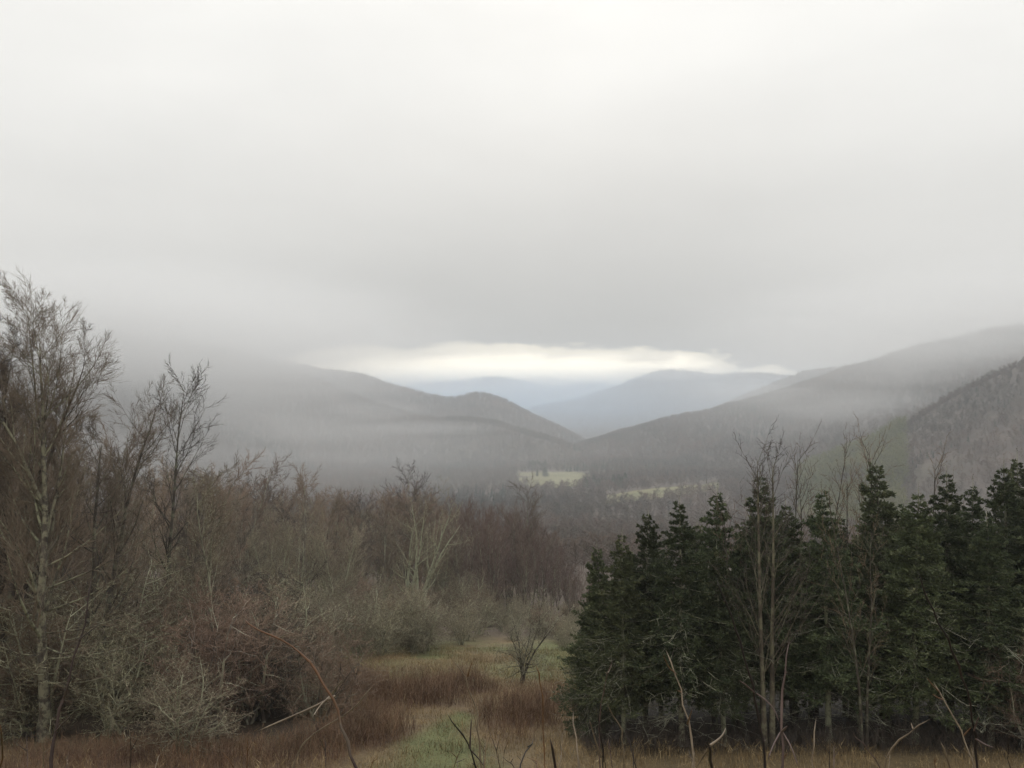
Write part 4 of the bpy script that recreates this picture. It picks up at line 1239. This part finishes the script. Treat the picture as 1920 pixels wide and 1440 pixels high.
cane([(1132, 1440), (1129, 1412), (1126, 1380), (1124, 1345), (1120, 1318)], 2.2, 7, 2, M['black_cane'], 'black upright cane in front of the left spruce trunks', [([(1133, 1428), (1137, 1405), (1141, 1384)], 3.5), ([(1127, 1420), (1118, 1395), (1111, 1370), (1104, 1346)], 3.5)], 6, M['pale_cane'], seed=9)
cane([(1196, 1440), (1188, 1415), (1180, 1388), (1168, 1360)], 2.5, 5, 2, M['black_cane'], 'small black cane leaning left under the short left spruce', [([(1191, 1428), (1196, 1400), (1204, 1386)], 3.5)], 4, M['pale_cane'], seed=10)
cane([(1304, 1440), (1291, 1372), (1283, 1322), (1275, 1278), (1264, 1247), (1248, 1217)], 2.6, 6, 3, M['pale_cane'], 'tall straw-coloured cane with side twigs before the crooked-topped spruce', [([(1289, 1357), (1293, 1345), (1298, 1330)], 3.5), ([(1266, 1262), (1252, 1250), (1243, 1225)], 2.5), ([(1277, 1298), (1270, 1294)], 3)], 6, M['orange_cane'], seed=11)
cane([(1332, 1440), (1330, 1415), (1329, 1396)], 2.2, 8, 5, M['black_cane'], 'black cut stub with a pale forked twig on top', [([(1331, 1398), (1350, 1385), (1358, 1374), (1361, 1364)], 4.5), ([(1328, 1403), (1318, 1420), (1305, 1440)], 4)], 3, M['pale_cane'], seed=12)
cane([(1434, 1440), (1427, 1372), (1419, 1322), (1410, 1280), (1398, 1228), (1386, 1195), (1370, 1152), (1354, 1112), (1341, 1076)], 2.4, 9, 3, M['black_cane'], 'long black cane bowing left across the tall leafless stems', [([(1414, 1298), (1400, 1285), (1385, 1275)], 3), ([(1418, 1300), (1440, 1315), (1455, 1333), (1462, 1358)], 3)], 10, M['rose_cane'], seed=13)
cane([(1468, 1440), (1466, 1400), (1465, 1362), (1467, 1315), (1471, 1262), (1476, 1225), (1481, 1198)], 2.0, 9, 4, M['rose_cane'], 'upright mauve cane with many stubby buds, right of the black one', [([(1466, 1372), (1471, 1366), (1478, 1361)], 4.5), ([(1463, 1374), (1450, 1396), (1440, 1424)], 4), ([(1468, 1374), (1483, 1398), (1498, 1440)], 3.5)], 16, seed=14)
cane([(1527, 1440), (1523, 1402), (1524, 1368), (1531, 1341)], 2.9, 4, 3, M['pale_cane'], 'short bleached stalk between the mauve cane and the pale spruce trunk', (), 2, name='dry_stalk', cat='stalk', seed=15)
cane([(1832, 1440), (1827, 1365), (1819, 1312), (1806, 1270), (1790, 1222), (1757, 1163), (1734, 1112), (1716, 1060)], 2.4, 9, 2.5, M['black_cane'], 'longest black cane, curving up to the left over the spruces at right', [([(1829, 1385), (1850, 1398), (1865, 1402)], 3.5), ([(1826, 1370), (1832, 1352), (1836, 1342)], 3)], 9, M['rose_cane'], seed=16)
cane([(1829, 1440), (1815, 1408), (1805, 1380), (1791, 1346), (1770, 1311), (1757, 1292), (1748, 1275)], 2.7, 6, 3, M['pale_cane'], 'tan forked cane leaning left beside the longest black cane', [([(1762, 1298), (1748, 1284), (1737, 1270)], 3), ([(1769, 1312), (1758, 1308), (1748, 1301)], 3), ([(1808, 1378), (1822, 1362)], 3)], 5, M['orange_cane'], seed=17)
cane([(1655, 1440), (1668, 1398), (1700, 1377), (1722, 1360), (1746, 1347)], 3.0, 5.5, 3, M['pale_cane'], 'slanting tan stick pointing up to the right under the pale spruce', [([(1712, 1367), (1708, 1355)], 3)], 3, name='dry_stick', cat='stick', seed=18)
cane([(1656, 1440), (1630, 1410), (1614, 1390), (1599, 1372)], 3.0, 4, 2, M['rose_cane'], 'thin reddish twig leaning left in the straw right of centre', (), 3, name='thin_twig', cat='twig', seed=19)
cane([(1779, 1440), (1773, 1415), (1763, 1389)], 3.0, 5, 3.5, M['pale_cane'], 'stubby pale stalk in the straw left of the tan forked cane', (), 1, name='dry_stalk', cat='stalk', seed=20)
cane([(95, 1440), (101, 1385), (114, 1330), (130, 1262), (149, 1197), (164, 1150), (172, 1085)], 2.6, 11, 3, M['purple_cane'], 'purple-brown cane rising in front of the lichen-mottled tallest tree', [([(104, 1372), (122, 1352), (135, 1340)], 3.5), ([(119, 1310), (128, 1285), (135, 1270)], 3), ([(148, 1200), (160, 1190), (185, 1172)], 3)], 8, seed=21)
cane([(5, 1440), (5, 1395), (3, 1370), (-3, 1350)], 2.6, 5, 3, M['orange_cane'], 'orange cane at the lower left corner', (), 2, seed=22)
cane([(1122, 1440), (1124, 1330), (1130, 1298), (1136, 1272), (1143, 1252), (1150, 1234)], 3.2, 2.5, 2, M['rose_cane'], 'very thin cane with a pale tip before the short left spruce', [([(1140, 1262), (1147, 1246)], 2)], 2, M['pale_cane'], seed=23)
cane([(1170, 1440), (1168, 1365), (1158, 1352), (1145, 1340), (1138, 1318)], 3.2, 3, 2.5, M['pale_cane'], 'pale hooked twig before the left spruce trunks', (), 1, name='pale_twig', cat='twig', seed=24)
# fine dry stalks that stand up along the foot of the picture
G9 = 'fine dry stalks along the edge of the bank'
for i in range(34):
    px = rng.uniform(640, 1915) if i < 26 else rng.uniform(20, 640)
    h = rng.uniform(18, 75); lx = rng.normal() * 12
    o = cane([(px, 1442), (px + lx * .4, 1442 - h * .5), (px + lx, 1442 - h)], rng.uniform(2.4, 4.0), rng.uniform(2, 3.6), 1.3, M[['pale_cane', 'rose_cane', 'black_cane', 'orange_cane'][i % 4]], 'fine dry stalk standing up from the bank at the lower edge',
             [([(px + lx * .4, 1442 - h * .5), (px + lx * .4 + rng.normal() * 10, 1442 - h * .8)], 1.6)], 0, name='dry_stalk', cat='stalk', seed=60 + i)
    o['group'] = G9
